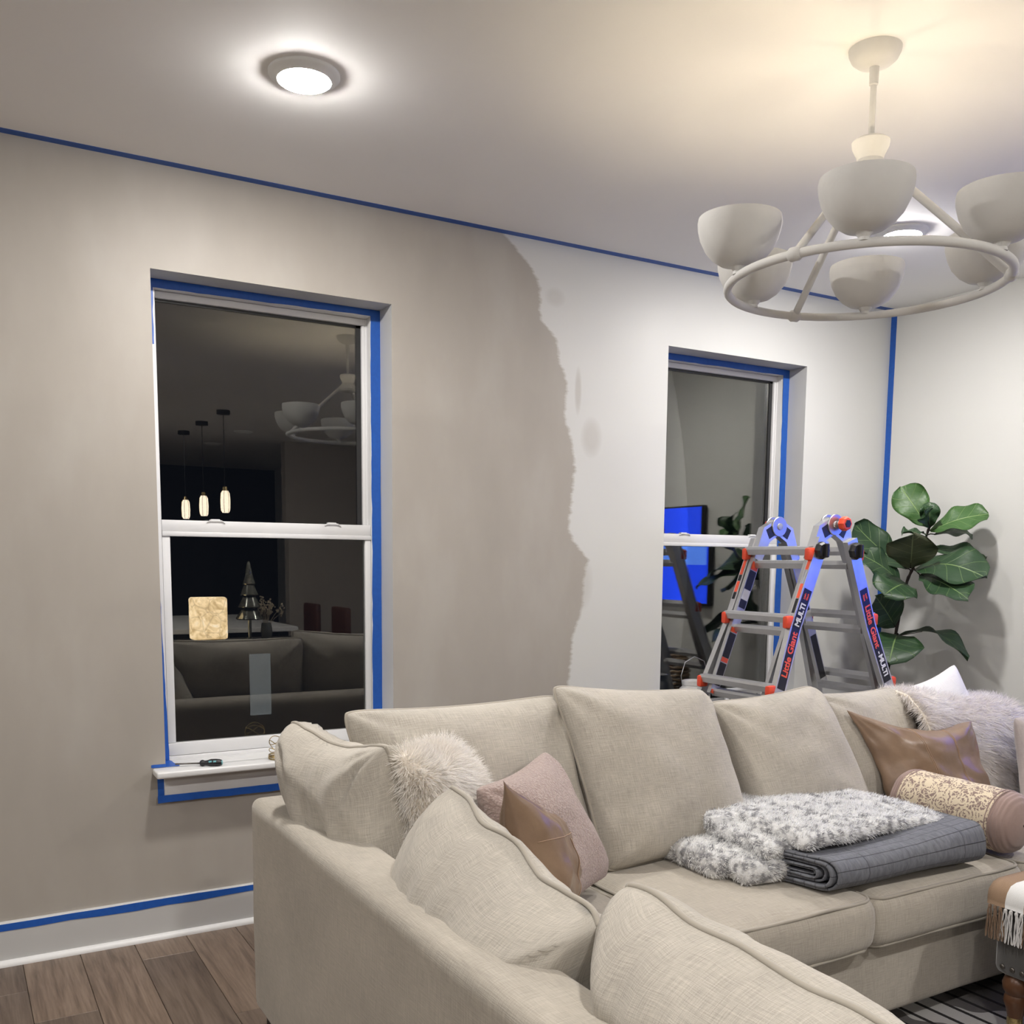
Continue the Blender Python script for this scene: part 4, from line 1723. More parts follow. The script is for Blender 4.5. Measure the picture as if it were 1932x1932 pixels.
# hinges with locking knobs
for near in (True, False):
    sg = -1 if near else 1
    y = (LN + .024) if near else (LF - .024)
    hg = empty('hinge', (LX, y, LZ))
    hg.parent = lad; hg.location = V(LX, y, LZ) - OFF[lad.name]
    for k, dy in enumerate((-.0215, .0215)):
        M = Matrix.Translation((LX, y + dy, LZ)) @ Matrix.Rotation(math.pi / 2, 4, 'X')
        auto_smooth(G().lathe([(.0, -.004), (.044, -.004), (.046, -.002), (.046, .002), (.044, .004), (0, .004)], M, 32, False).make('hinge_disc', MT['steel'], hg))
    for side in (-1, 1):
        zt, zb = LZ + .01, LZ - .155
        d = V(side * -.39, 0, 1).normalized()
        w = V(d.z, 0, -d.x) * side
        c0 = V(LX + side * off(LZ - .015), y, LZ - .015)
        c1 = V(LX + side * off(zb), y, zb)
        poly = [V(LX - side * .004, y, LZ + .034), V(LX + side * .036, y, LZ + .022), c0 + w * .026, c1 + w * .024, c1 - w * .024, c0 - w * .016 + V(0, 0, -.05), V(LX - side * .002, y, LZ - .040)]
        if side < 0:
            poly = poly[::-1]
        pp = G().prism(poly, (0, -.018, 0), (0, .018, 0)).make('hinge_plate', MT['alu'], hg)
        bm = bmesh.new(); bm.from_mesh(pp.data); bmesh.ops.recalc_face_normals(bm, faces=bm.faces[:]); bm.to_mesh(pp.data); bm.free()
        inner = [V(LX + side * .004, y, LZ - .030), V(LX + side * .040, y, LZ + .006), c0 + w * .012 + V(0, 0, -.005), c0 - w * .012 + V(0, 0, -.038)]
        if side < 0:
            inner = inner[::-1]
        pq = G().prism(inner, (0, -.0195, 0), (0, .0195, 0)).make('hinge_web', MT['black'], hg)
        bm = bmesh.new(); bm.from_mesh(pq.data); bmesh.ops.recalc_face_normals(bm, faces=bm.faces[:]); bm.to_mesh(pq.data); bm.free()
        for (t, a) in ((.45, .008), (.70, -.010), (.9, .010)):
            p = c0.lerp(c1, t) + w * a
            M = Matrix.Translation((p.x, y + sg * .018, p.z)) @ Matrix.Rotation(math.pi / 2 * (1 if near else -1), 4, 'X')
            auto_smooth(G().lathe([(.006, 0), (.0055, .003), (.003, .0045), (0, .005)], M, 12, False).make('rivet', MT['steel'], hg))
        if near:
            # black rotating lock on each near rail
            p = V(LX + side * off(1.452), LN - .012, 1.452)
            M = Matrix.Translation(p) @ Matrix.Rotation(math.pi / 2, 4, 'X')
            lk = auto_smooth(G().lathe([(.034, 0), (.038, .006), (.038, .020), (.030, .030), (.0, .032)], M, 8, False).make('lock_knob', MT['black'], lad), 25)
            G().bbox((p.x - .008, p.y - .050, p.z - .030), (p.x + .008, p.y - .028, p.z + .030), .005).make('grip', MT['black'], lk)
    M = Matrix.Translation((LX, y - .0255, LZ)) @ Matrix.Rotation(math.pi / 2, 4, 'X')
    auto_smooth(G().lathe([(.016, 0), (.015, .004), (.008, .006), (.0, .006)], M, 16, False).make('pivot_bolt', MT['alu_dark'], hg))
    kp = V(LX + .020, y + sg * .020, LZ + .004)
    M = Matrix.Translation(kp) @ Matrix.Rotation(math.pi / 2 * (1 if near else -1), 4, 'X')
    auto_smooth(G().lathe([(.014, 0), (.014, .022)], M, 12).make('knob_shaft', MT['steel'], hg))
    kb_ = auto_smooth(G().lathe([(.024, .018), (.031, .024), (.031, .046), (.026, .052), (.018, .053)], M, 8).make('release_knob', MT['red'], hg), 25)
    auto_smooth(G().lathe([(.019, .052), (.017, .056), (0, .057)], M, 6, False).make('knob_face', MT['black'], kb_))


# printed strips on the outer faces of the near rails, and on the inner rail faces
def flatmat(name, c, rough=.35):
    return plain(name, c, rough, var=.03)


MT['strip_black'] = flatmat('black_strip_print', (.010, .010, .013))
MT['strip_white'] = flatmat('white_print', (.72, .72, .74))
MT['strip_red'] = flatmat('orange_red_print', (.80, .10, .045))
MT['strip_grey'] = flatmat('grey_print', (.35, .36, .40))


def face_frame(side, z, near=True, inner=False):
    """point, along-rail (up) and across vectors on the outer face of a near rail"""
    d = V(side * -.39, 0, 1)
    if z < 1.12:
        d = V(side * -.39, .095, 1)
    d.normalize()
    yb = LN - .004 - flare(z) - .0148
    p = V(LX + side * off(z), yb, z)
    n = V(0, -1, 0) if z >= 1.12 else V(0, -1, .095).normalized()
    x = d
    return p, x, n


def strip(side, z0, z1, wid, mat, name, lift=.0005, parent=None, cx=0.0):
    zs = [z0] + ([1.12] if z0 < 1.12 < z1 else []) + [z1]
    vs, fs = [], []
    for z in zs:
        p, x, n = face_frame(side, z)
        a = V(0, -1, 0).cross(x).normalized()
        for s in (-1, 1):
            vs.append(p + a * (cx + s * wid / 2) + V(0, -1, 0) * lift)
    for i in range(len(zs) - 1):
        fs.append((2 * i, 2 * i + 1, 2 * i + 3, 2 * i + 2))
    n0 = len(vs)
    vs += [v + V(0, .0004, 0) for v in vs]
    fs += [tuple(n0 + k for k in reversed(f)) for f in fs]
    return mk(name, vs, fs, mat, parent or lad)


def lettering(text, side, z, size, mat, down, parent, shift=0.0, space=1.0, bold=.0):
    """text running along the rail, reading up (left rail) or down (right rail)"""
    cu = bpy.data.curves.new('lettering', 'FONT')
    cu.body = text
    cu.size = size
    cu.space_character = space
    cu.align_x = 'LEFT'; cu.align_y = 'CENTER'
    cu.extrude = .0003
    cu.offset = bold
    cu.materials.append(mat)
    tmp = bpy.data.objects.new('lettering_source', cu)
    COL.objects.link(tmp)
    me = bpy.data.meshes.new_from_object(tmp.evaluated_get(bpy.context.evaluated_depsgraph_get()))
    bpy.data.objects.remove(tmp)
    o = bpy.data.objects.new('lettering', me)
    COL.objects.link(o)
    p, x, n = face_frame(side, z)
    if down:
        x = -x
    yv = n.cross(x).normalized()
    loc = p + n * .0011 + yv * shift
    M = Matrix(((x.x, yv.x, n.x, 0), (x.y, yv.y, n.y, 0), (x.z, yv.z, n.z, 0), (0, 0, 0, 1)))
    o.parent = parent
    o.matrix_basis = Matrix.Translation(loc - OFF[parent.name]) @ M
    OFF[o.name] = loc
    return o


for side in (-1, 1):
    s = strip(side, .865, 1.285, .046, MT['strip_black'], 'printed_strip')
    down = side > 0
    if down:
        lettering('Little', side, 1.262, .013, MT['strip_red'], True, s, .008, 1.0, .0006)
        lettering('Giant', side, 1.262, .013, MT['strip_red'], True, s, -.008, 1.0, .0006)
        lettering('Little', side, 1.213, .046, MT['strip_red'], True, s, 0, .97, .0011)
        lettering('Giant', side, 1.113, .046, MT['strip_red'], True, s, 0, .97, .0011)
        lettering('-', side, 1.004, .04, MT['strip_white'], True, s, 0, .9, .0012)
        lettering('MULTI', side, .988, .040, MT['strip_white'], True, s, 0, .9, .0012)
    else:
        lettering('Little', side, .915, .046, MT['strip_red'], False, s, 0, .97, .0011)
        lettering('Giant', side, 1.012, .046, MT['strip_red'], False, s, 0, .97, .0011)
        lettering('MULTI', side, 1.128, .040, MT['strip_white'], False, s, 0, .9, .0012)
        lettering('Little', side, 1.242, .013, MT['strip_red'], False, s, .008, 1.0, .0006)
        lettering('Giant', side, 1.242, .013, MT['strip_red'], False, s, -.008, 1.0, .0006)


# warning labels on the climbing faces and on the far rails
def rail_label(side, near, z0, z1, wid, mats, name='warning_label', face='front', parent=None):
    """stacked printed blocks on the narrow climbing face of a rail ('front') or on the broad face turned to the camera ('broad')"""
    g = None
    tot = z1 - z0
    root = None
    zc = z0
    for (h, m) in mats:
        za, zb_ = zc, zc + h * tot * .96
        zc += h * tot
        vs = []
        for z in (za, zb_):
            d = V(side * -.39, 0, 1).normalized()
            outw = V(side * d.z, 0, abs(d.x))
            yb = (LN - flare(z)) if near else (LF + flare(z))
            sg = -1 if near else 1
            if face == 'front':
                c = V(LX + side * off(z), yb + sg * .004, z) + outw * .0316
                vs += [c + V(0, -wid / 2, 0), c + V(0, wid / 2, 0)]
            else:
                c = V(LX + side * off(z), (LF - .0345) if z >= .8 else (yb + sg * .004 - .0150), z)
                w = V(d.z, 0, -d.x)
                vs += [c - w * wid / 2, c + w * wid / 2]
        nrm = V(side, 0, .39).normalized() * .0004 if face == 'front' else V(0, -.0004, 0)
        poly = [vs[0], vs[1], vs[3], vs[2]]
        G().prism([p for p in poly], (0, 0, 0), tuple(nrm)).make(name, m, lad)


rail_label(-1, True, 1.175, 1.40, .016, [(.28, MT['strip_black']), (.28, MT['strip_red']), (.26, MT['strip_grey']), (.18, MT['strip_red'])])
rail_label(-1, False, 1.22, 1.40, .018, [(.18, MT['strip_black']), (.28, MT['strip_red']), (.16, MT['strip_black']), (.38, MT['strip_red'])])
rail_label(-1, False, 1.19, 1.40, .040, [(.18, MT['strip_black']), (.22, MT['strip_white']), (.42, MT['strip_black']), (.18, MT['strip_red'])], face='broad')
rail_label(-1, False, .84, 1.10, .040, [(.40, MT['strip_black']), (.08, MT['strip_red']), (.44, MT['strip_black']), (.08, MT['strip_red'])], face='broad')
rail_label(-1, False, .70, .82, .040, [(.85, MT['strip_black']), (.15, MT['strip_red'])], face='broad')
rail_label(1, False, 1.17, 1.42, .036, [(.34, MT['strip_black']), (.16, MT['strip_red']), (.40, MT['strip_white']), (.10, MT['strip_black'])], face='broad')
rail_label(1, False, .84, 1.06, .038, [(1.0, MT['strip_black'])], face='broad')


# ------------------------------------------------------------------ fiddle-leaf fig
fig = empty('fiddle_leaf_fig', (-.25, -.25, 0), 'fiddle-leaf fig plant with broad dark leaves in the room corner', 'plant')
auto_smooth(G().lathe([(.0, 0), (.12, 0), (.135, .02), (.16, .28), (.165, .30), (.155, .30), (.150, .27), (.0, .265)], Matrix.Translation((-.25, -.25, 0)), 32, False).make('pot', MT['ceramic'], fig))
TR = [(-.25, -.25, .26), (-.25, -.258, .50), (-.25, -.264, .658), (-.25, -.287, .794), (-.25, -.297, .887), (-.25, -.330, 1.046), (-.25, -.36, 1.228), (-.25, -.388, 1.331), (-.25, -.415, 1.385), (-.25, -.46, 1.475), (-.25, -.497, 1.585)]
tp_ = []
for p, q in zip(TR, TR[1:]):
    p, q = Vector(p), Vector(q)
    for k in range(5):
        w = p.lerp(q, k / 5)
        tp_.append(w + V(mnoise.noise(w * 30), mnoise.noise(w * 30 + V(5, 0, 0)), 0) * .003)
tp_.append(Vector(TR[-1]))
G().tube(tp_, [.0115 - .006 * i / len(tp_) + .0012 * math.sin(i * 2.2) for i in range(len(tp_))], 8).make('trunk', MT['bark'], fig, True)


def leaf(base, tip, width, arch, tilt, mat, seed=0, fold=.12, wave=.014, bulge=None):
    """arch: sideways bow of the midrib along the leaf normal; tilt: blade normal hint"""
    b, t = Vector(base), Vector(tip)
    ax = (t - b)
    L = ax.length
    ax.normalize()
    nh = Vector(tilt)
    nrm = (nh - ax * nh.dot(ax)).normalized()
    sd = ax.cross(nrm).normalized()
    nu, nv = 18, 10
    vs, fs, uv = [], [], []
    for i in range(nu + 1):
        u = i / nu
        # fiddle outline: narrow base, slight waist, broad rounded end
        if u < .06:
            w = .06 + u * 2.2
        else:
            x = (u - .06) / .94
            w = (.19 + .62 * math.sin(min(1.0, x * 1.0) ** .62 * math.pi * .5) ** 1.2) + .2 * math.sin(x * math.pi) - .10 * math.exp(-((x - .28) / .12) ** 2)
            w *= math.sqrt(max(0.0, 1 - max(0, (x - .62) / .38) ** 2.4))
        w = max(.004, w) * width / 2
        c = b + ax * (L * u) + nrm * arch * math.sin(u * math.pi) * 1.0
        if bulge:
            c = c + Vector(bulge) * math.sin(u * math.pi)
        for j in range(nv + 1):
            v = -1 + 2 * j / nv
            rip = wave * abs(v) ** 1.5 * math.sin(u * 13 + seed * 2.1 + (1.3 if v > 0 else 0)) * (.3 + u)
            vs.append(c + sd * (v * w) + nrm * (fold * abs(v) * w + rip))
            uv.append((u, v))
    for i in range(nu):
        for j in range(nv):
            a = i * (nv + 1) + j
            fs.append((a, a + 1, a + nv + 2, a + nv + 1))
    n0 = len(vs)
    # give the blade a thickness
    vs2 = [p - nrm * .0012 for p in vs]
    allv = vs + vs2
    allf = fs + [tuple(n0 + k for k in reversed(f)) for f in fs]
    for i in range(nu):
        for j in (0, nv):
            a, q = i * (nv + 1) + j, (i + 1) * (nv + 1) + j
            allf.append((a, q, n0 + q, n0 + a))
    o = mk('leaf', allv, allf, mat, fig, True, uv + uv)
    # petiole to the nearest point of the trunk
    near = min(tp_, key=lambda p: (p - b).length)
    if (near - b).length > .004:
        G().tube([near, near.lerp(b, .5) + V(0, 0, .004), b, b + ax * L * .3 + nrm * (arch * .8 - .002)], [.0035, .003, .003, .0015], 6).make('petiole', MT['bark'], o, True)
    return o


CAMD = V(-.75, -.62, .15)
UPC = V(-.55, -.5, .7)
L1, L2, L3 = MT['leaf'], MT['leaf_new'], MT['leaf_under']
leaf((-.25, -.485, 1.58), (-.30, -.352, 1.782), 0.183, .015, CAMD, L2, 1)
leaf((-.25, -.496, 1.575), (-.27, -.500, 1.700), 0.100, .02, CAMD, L1, 2, .5)
leaf((-.27, -.512, 1.573), (-.34, -.577, 1.665), 0.088, .02, V(-.6, .6, .5), L1, 3, .6)
leaf((-.25, -.501, 1.560), (-.10, -.705, 1.640), 0.195, .02, V(-.5, -.5, .85), L2, 4)
leaf((-.22, -.501, 1.545), (-.06, -.600, 1.545), 0.136, .02, V(-.4, -.3, .85), L1, 5)
leaf((-.24, -.475, 1.545), (-.40, -.46, 1.545), 0.088, .012, V(-.3, -.3, .9), L1, 25)
leaf((-.25, -.375, 1.375), (-.45, -.205, 1.600), 0.195, -.02, V(-.45, -.75, .5), L1, 6)
leaf((-.27, -.412, 1.378), (-.40, -.520, 1.545), 0.254, .01, V(-.7, -.55, -.05), L3, 7)
leaf((-.27, -.364, 1.302), (-.48, -.255, 1.452), 0.189, .02, V(-.4, -.65, .7), L1, 8)
leaf((-.25, -.426, 1.372), (-.22, -.800, 1.335), 0.273, .055, V(-.55, -.2, .8), L1, 9)
leaf((-.27, -.470, 1.345), (-.36, -.805, 1.240), 0.205, .02, V(-.5, -.25, .85), L1, 10)
leaf((-.27, -.400, 1.300), (-.47, -.43, 1.250), 0.258, .018, V(-.35, -.55, .75), L1, 11)
leaf((-.22, -.480, 1.470), (-.06, -.680, 1.425), 0.136, .02, V(-.5, -.2, .85), L1, 12)
leaf((-.26, -.332, 1.079), (-.42, -.335, 1.235), 0.224, .015, V(-.65, -.7, .2), L1, 13)
leaf((-.28, -.365, 1.043), (-.50, -.50, .925), 0.306, .03, V(-.55, -.45, .75), L1, 14)
leaf((-.26, -.361, 1.036), (-.30, -.780, .945), 0.136, .075, V(.1, .25, .95), L1, 15, .35)

# ------------------------------------------------------------------ small things on the sills
# screwdriver
sd_ = empty('screwdriver', (-3.66, -.05, .636), 'black and teal screwdriver lying on the left window sill', 'screwdriver')
a, b = V(-3.752, -.005, .6455), V(-3.672, -.040, .6475)
c = V(-3.600, -.071, .6495)
MT['teal'] = plain('teal_plastic', (.16, .42, .45), .35)
G().tube([a - (b - a) * .02, a, a.lerp(b, .08), b], [.0014, .0034, .0030, .0030], 8).make('shaft', MT['nail'], sd_, True)
dr = (c - b).normalized()
prof_ = [(0, .007), (.004, .011), (.010, .0122), (.018, .0088), (.026, .0098), (.040, .0140), (.060, .0140), (.072, .0120), (.078, .0095)]
hd = auto_smooth(G().tube([b + dr * t for t, _ in prof_], [r for _, r in prof_], 12).make('handle', MT['black'], sd_))
G().tube([b + dr * .0775, b + dr * .0795, b + dr * .081], [.0090, .0088, .006], 12).make('end_cap', MT['teal'], hd, True)
for s in (.032, .048):
    G().tube([b + dr * s + V(-.003, -.0095, .0055), b + dr * (s + .011) + V(-.003, -.0095, .0055)], .0040, 8).make('grip_inlay', MT['teal'], hd, True)

# coiled brass wire rings
wr_ = empty('wire_coil', (-3.372, -.035, .636), 'coiled brass wire bangles stacked on the left window sill', 'ornament')
for k, (z, rr, tl, ph) in enumerate(((.6395, .042, 0, 0), (.645, .042, .03, 1), (.6505, .041, .02, 2), (.668, .040, .22, .8), (.690, .039, .25, 2.6), (.706, .039, .2, 4.2))):
    pts = []
    for i in range(40):
        t = 2 * math.pi * i / 40
        pts.append(V(-3.372 + rr * math.cos(t), -.035 + rr * math.sin(t), z + tl * .06 * math.sin(t * 2 + ph)))
    G().tube(pts, .0027 if k < 3 else .0016, 6, True).make('wire_ring', MT['brass'], wr_, True)

# white jar and framed photograph on the right window sill
jr = empty('ceramic_jar', (-1.300, -.03, .636), 'white ceramic jar with narrow lid rim on the right window sill', 'jar')
auto_smooth(G().lathe([(.0, .636), (.060, .636), (.072, .650), (.078, .70), (.078, .755), (.070, .785), (.056, .795), (.055, .800), (.060, .804), (.060, .822), (.054, .824), (.050, .80), (.0, .79)],
                      Matrix.Translation((-1.30, -.008, 0)), 32, False).make('body', MT['ceramic'], jr))
G().tube([(-1.375, -.008, .80), (-1.385, -.008, .85), (-1.36, -.006, .915), (-1.30, -.004, .940), (-1.24, -.006, .915), (-1.215, -.008, .85), (-1.225, -.008, .80)], .0018, 6).make('handle', MT['steel'], jr, True)


def photo_mat():
    a = N('black_white_photo')
    co = a.coord('UV')
    sep = a.n('ShaderNodeSeparateXYZ'); a.l(co, sep.inputs[0])
    u, v = sep.outputs[0], sep.outputs[1]
    # heads and shoulders of a row of people, as dark silhouettes on white
    fx = a.math('SUBTRACT', a.math('FRACT', a.math('MULTIPLY', u, 5.0)), .5)
    hd_ = a.math('ADD', a.math('POWER', a.math('DIVIDE', fx, .20), 2), a.math('POWER', a.math('DIVIDE', a.math('SUBTRACT', v, .66), .12), 2))
    head = a.math('LESS_THAN', hd_, 1.0)
    sh = a.math('LESS_THAN', v, a.math('SUBTRACT', .56, a.math('MULTIPLY', a.math('MULTIPLY', fx, fx), .9)))
    dark = a.math('MAXIMUM', head, sh)
    n = a.noise(a.coord('UV', (9, 9, 1)), 1, 2)
    a.base(a.mix(dark, (.55, .55, .55), a.mix(n, (.012, .012, .012), (.16, .16, .16)))).set(Roughness=.3)
    return a.m


pf = empty('photo_frame', (-.96, -.01, .636), 'black-and-white photo in a thin frame on the right window sill', 'picture frame')
fr = G()
fr.bbox((-1.085, .0, .636), (-.835, .012, .650), .002); fr.bbox((-1.085, .0, .755), (-.835, .012, .768), .002)
fr.bbox((-1.085, .0, .65), (-1.073, .012, .755), .002); fr.bbox((-.847, .0, .65), (-.835, .012, .755), .002)
fr.make('frame', MT['white'], pf)
mk('photo', [(-1.073, .006, .65), (-.847, .006, .65), (-.847, .006, .755), (-1.073, .006, .755), (-1.073, .010, .65), (-.847, .010, .65), (-.847, .010, .755), (-1.073, .010, .755)],
   [(0, 1, 2, 3), (7, 6, 5, 4), (0, 3, 7, 4), (1, 5, 6, 2), (3, 2, 6, 7), (0, 4, 5, 1)], photo_mat(), pf, uvs=[(0, 0), (1, 0), (1, 1), (0, 1)] * 2)

# ------------------------------------------------------------------ television on the right wall (lights the ladder, mirrored in the right window)
tv_ = empty('television', (0, -1.63, 1.12), 'wall-mounted television with a blue screen, mirrored in the right window', 'television')
G().bbox((-.055, -2.215, 1.105), (-.012, -1.045, 1.780), .006).make('housing', MT['black'], tv_)


def screen_mat(name, c, st):
    return emis(name, c, st)


sc_ = G().box((-.0565, -2.203, 1.122), (-.0552, -1.057, 1.768)).make('screen', screen_mat('blue_screen', (.012, .065, 1.0), TV_STRENGTH), tv_)
pm = emis('screen_picture', (.10, .26, 1.0), TV_STRENGTH)
G().box((-.0572, -1.36, 1.38), (-.0565, -1.07, 1.585)).make('picture_tile', pm, sc_)
G().box((-.0572, -1.70, 1.38), (-.0565, -1.385, 1.585)).make('picture_tile', pm, sc_)
G().box((-.0572, -2.05, 1.38), (-.0565, -1.725, 1.585)).make('picture_tile', pm, sc_)
G().box((-.02, -1.9, 1.3), (0.0, -1.36, 1.6)).make('wall_bracket', MT['black'], tv_)

# media console with a woven lamp below it (mirrored only)
mc = empty('media_console', (-.22, -1.75, 0), 'dark low media console under the television', 'console')
G().bbox((-.42, -2.5, .08), (-.02, -.98, .50), .006).make('body', MT['dark'], mc)
for y in (-2.45, -1.03):
    for x in (-.38, -.06):
        G().bbox((x - .02, y - .02, 0), (x + .02, y + .02, .085), .003).make('leg', MT['dark'], mc)
for k in range(3):
    y = -2.49 + k * .505
    d_ = G().bbox((-.43, y + .005, .095), (-.415, y + .495, .49), .003).make('door', MT['dark'], mc)
    G().bbox((-.445, y + .06, .28), (-.43, y + .075, .36), .002).make('handle', MT['brass'], d_)
wl = empty('woven_basket', (-.22, -1.185, .50), 'round woven basket on the media console, mirrored in the right window', 'basket')
MT['wicker'] = plain('wicker', (.25, .17, .10), .6, var=.3, scale=60)
for k in range(11):
    z = .508 + k * .027
    r = .085 + .020 * math.sin(k / 10 * math.pi)
    pts = [V(-.22 + r * math.cos(t), -1.185 + r * math.sin(t), z + .004 * math.sin(t * 12 + k * math.pi)) for t in [2 * math.pi * i / 60 for i in range(60)]]
    G().tube(pts, .011, 6, True).make('weave', MT['wicker'], wl, True)
G().lathe([(0, .502), (.082, .502), (.082, .508), (0, .508)], Matrix.Translation((-.22, -1.185, 0)), 24, False).make('bottom', MT['wicker'], wl)

# ------------------------------------------------------------------ the room behind the camera, mirrored in the left window
ls = empty('loveseat', (-1.95, -3.55, 0), 'beige loveseat coloured darker for dim light, facing the windows, mirrored in the left window', 'sofa')


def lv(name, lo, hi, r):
    return G().rbox(lo, hi, r, 10, soft).make(name, MT['linen_shaded'], ls, True)


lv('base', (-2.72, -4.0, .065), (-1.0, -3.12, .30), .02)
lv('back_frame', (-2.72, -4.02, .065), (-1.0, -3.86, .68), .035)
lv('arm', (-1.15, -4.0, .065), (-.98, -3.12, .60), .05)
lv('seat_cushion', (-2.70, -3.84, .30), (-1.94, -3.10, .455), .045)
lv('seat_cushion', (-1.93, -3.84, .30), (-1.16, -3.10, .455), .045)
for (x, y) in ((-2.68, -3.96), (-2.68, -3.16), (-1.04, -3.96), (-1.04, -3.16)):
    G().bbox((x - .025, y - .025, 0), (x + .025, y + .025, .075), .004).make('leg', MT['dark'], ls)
cushion('back_cushion', 'left back cushion of the loveseat, mirrored in the left window', [(-1.95, -3.78, .76), (-2.70, -3.78, .76), (-2.66, -3.62, .47), (-1.95, -3.62, .47)], .2, MT['linen_shaded'], None, 'cushion', 'loveseat cushions', seed=51, **kw)
cushion('back_cushion', 'right back cushion of the loveseat, mirrored in the left window', [(-1.17, -3.78, .74), (-1.93, -3.78, .76), (-1.93, -3.62, .47), (-1.17, -3.62, .47)], .2, MT['linen_shaded'], None, 'cushion', 'loveseat cushions', seed=52, **kw)

cs = empty('console_table', (-2.1, -4.25, 0), 'narrow console table behind the loveseat carrying the lamp', 'table')
MT['whitewood'] = plain('pale_wood', (.45, .42, .38), .5)
G().bbox((-2.95, -4.42, .69), (-1.2, -4.06, .725), .004).make('top', MT['dark'], cs)
for x in (-2.9, -1.25):
    for y in (-4.39, -4.09):
        G().bbox((x - .02, y - .02, 0), (x + .02, y + .02, .69), .003).make('leg', MT['dark'], cs)


def alabaster():
    a = N('lit_alabaster')
    co = a.coord('Object')
    n = a.noise(co, 9, 5, .6, 1.5)
    v = a.n('ShaderNodeTexVoronoi', feature='DISTANCE_TO_EDGE'); v.inputs['Scale'].default_value = 9
    a.l(co, v.inputs['Vector'])
    c = a.ramp(n, [(.35, (.55, .36, .15)), (.55, (1.0, .74, .42)), (.7, (1, .88, .68))])
    c = a.mix(a.math('MULTIPLY', a.math('LESS_THAN', v.outputs['Distance'], .03), .4), c, (.3, .2, .1))
    a.base((.6, .55, .45)).set(Roughness=.4)
    a.l(c, a.p.inputs['Emission Color'])
    a.p.inputs['Emission Strength'].default_value = 5.0
    return a.m


lp = empty('alabaster_lamp', (-2.65, -4.22, .725), 'glowing veined alabaster block lamp, mirrored in the left window', 'lamp')
am = alabaster()
G().bbox((-2.75, -4.27, .735), (-2.46, -4.15, 1.08), .02).make('shade', am, lp)
G().bbox((-2.71, -4.29, .725), (-2.50, -4.13, .738), .003).make('base', MT['brass'], lp)

MT['mercury'] = plain('mercury_glass', (.35, .36, .32), .12, .9, .3, 40)
gt = empty('glass_tree', (-2.27, -4.2, .725), 'tiered silver glass tree ornament, mirrored in the left window', 'ornament')
for k, (z, r) in enumerate(((.90, .115), (1.00, .095), (1.10, .074), (1.19, .052), (1.26, .032))):
    auto_smooth(G().lathe([(r * .9, z - .01), (r, z), (r * .75, z + .045), (r * .45, z + .095), (.0, z + .115)], Matrix.Translation((-2.27, -4.2, 0)), 12, False).make('tier', MT['mercury'], gt), 30)
G().lathe([(.05, .725), (.05, .735), (.015, .745), (.015, .95)], Matrix.Translation((-2.27, -4.2, 0)), 16).make('stem', MT['mercury'], gt)

dv = empty('dried_flowers', (-2.13, -4.2, .725), 'bunch of pale dried flowers in a glass vase, mirrored in the left window', 'flowers')
MT['vase'] = plain('smoky_glass', (.10, .10, .09), .1)
auto_smooth(G().lathe([(.0, .725), (.04, .725), (.05, .78), (.04, .85), (.035, .86), (.032, .85)], Matrix.Translation((-2.13, -4.2, 0)), 20, False).make('vase', MT['vase'], dv))
MT['straw'] = plain('dried_straw', (.50, .42, .30), .9, var=.3)
random.seed(3)
for k in range(26):
    a_ = random.uniform(0, 6.28); sp = random.uniform(.02, .17); hh = random.uniform(.92, 1.06)
    p0 = V(-2.13, -4.2, .80); p1 = V(-2.13 + sp * math.cos(a_), -4.2 + sp * .6 * math.sin(a_), hh)
    s_ = G().tube([p0, p0.lerp(p1, .5) + V(0, 0, .02), p1], .0015, 4).make('stem', MT['straw'], dv)
    g = G()
    for q in range(6):
        o = V(random.gauss(0, .012), random.gauss(0, .012), random.gauss(0, .014))
        g.lathe([(.0, -.008), (.007, -.003), (.006, .005), (0, .009)], Matrix.Translation(p1 + o), 6, False)
    g.make('flower_head', MT['straw'], s_)

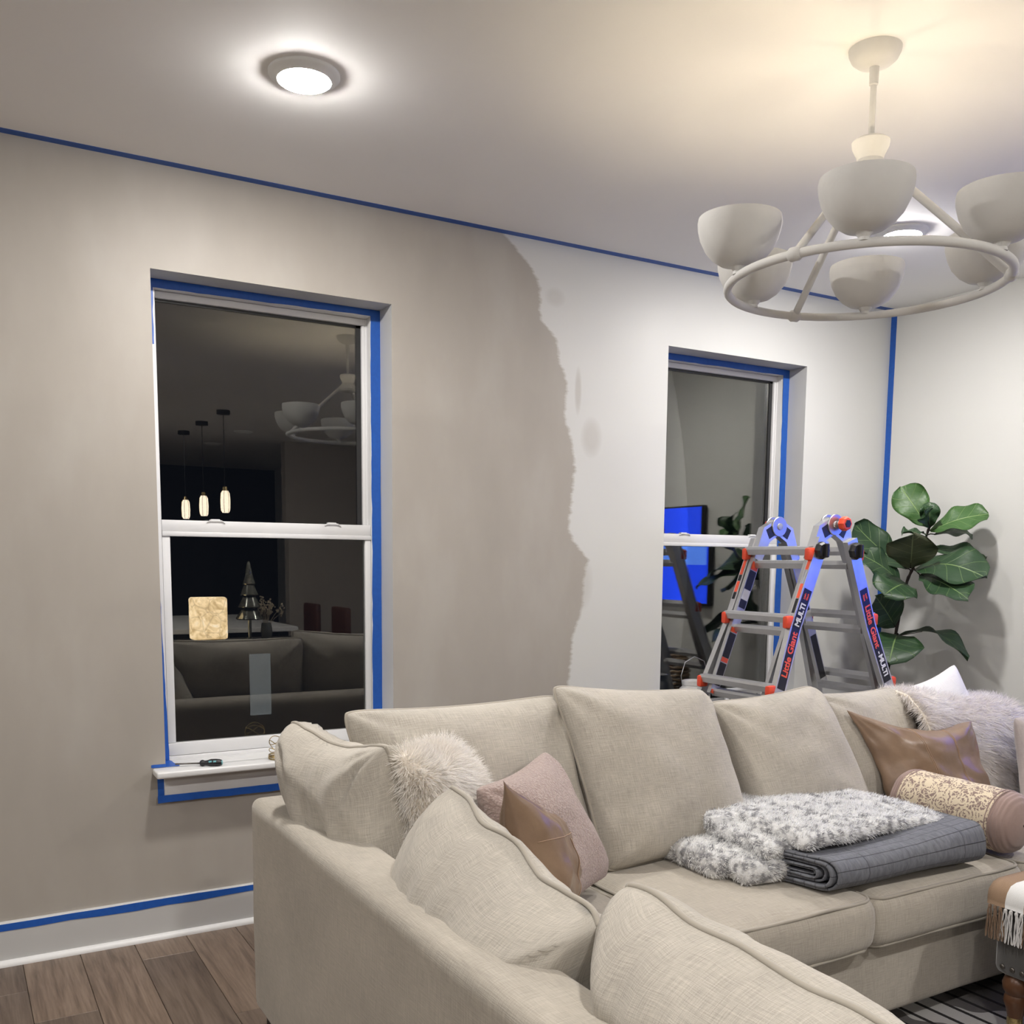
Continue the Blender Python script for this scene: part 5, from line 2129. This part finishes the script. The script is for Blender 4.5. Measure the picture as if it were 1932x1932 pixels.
# dining table and a chair
dt = empty('dining_table', (-2.2, -6.1, 0), 'long pale dining table under the pendants, mirrored in the left window', 'table')
G().bbox((-2.75, -7.2, .72), (-1.6, -5.0, .765), .006).make('top', MT['white'], dt)
for x in (-2.65, -1.7):
    for y in (-7.05, -5.15):
        G().bbox((x - .04, y - .04, 0), (x + .04, y + .04, .72), .004).make('leg', MT['dark'], dt)
MT['rust'] = plain('rust_leather', (.10, .035, .02), .5)
for (x, y, lb) in ((-1.25, -5.4, 'rust leather dining chair nearest the loveseat, mirrored in the left window'), (-1.25, -6.3, 'rust leather dining chair further back, mirrored in the left window')):
    dc = empty('dining_chair', (x, y, 0), lb, 'chair', 'rust dining chairs')
    G().rbox((x - .23, y - .23, .42), (x + .23, y + .23, .49), .03, 6).make('seat', MT['rust'], dc, True)
    G().rbox((x + .19, y - .22, .50), (x + .25, y + .22, .92), .025, 6).make('backrest', MT['rust'], dc, True)
    for sx in (-1, 1):
        for sy in (-1, 1):
            G().tube([(x + sx * .19, y + sy * .19, .43), (x + sx * .22, y + sy * .22, .0)], .014, 8).make('leg', MT['black'], dc)

# three pendants over the dining table
MT['pend'] = emis('lit_ribbed_glass', (1.0, .80, .62), 7.0)
for (y, lb) in ((-5.21, 'nearest of three glowing pendant lights mirrored in the left window'), (-6.08, 'middle of three glowing pendant lights mirrored in the left window'), (-6.93, 'farthest of three glowing pendant lights mirrored in the left window')):
    x = -2.18
    pe = empty('pendant_light', (x, y, H), lb, 'pendant light', 'pendant lights over the dining table')
    T_ = Matrix.Translation((x, y, 0))
    auto_smooth(G().lathe([(.06, H), (.06, H - .035), (.0, H - .036)], T_, 24, False).make('canopy', MT['dark'], pe))
    G().tube([(x, y, H - .03), (x, y, 2.02)], .003, 6).make('cord', MT['black'], pe)
    G().lathe([(.02, 2.05), (.025, 2.015)], T_, 16).make('cap', MT['brass'], pe)
    sh_ = G()
    vs = []
    prof = [(.026, 2.015), (.040, 1.99), (.045, 1.92), (.042, 1.84), (.030, 1.815), (.0, 1.813)]
    auto_smooth(sh_.lathe(prof, T_, 24, False).make('glass_shade', MT['pend'], pe))
    for k in range(6):
        t = 2 * math.pi * k / 6
        G().tube([(x + (r + .001) * math.cos(t), y + (r + .001) * math.sin(t), z) for r, z in prof[:-1]], .002, 5).make('rib', MT['brass'], pe)
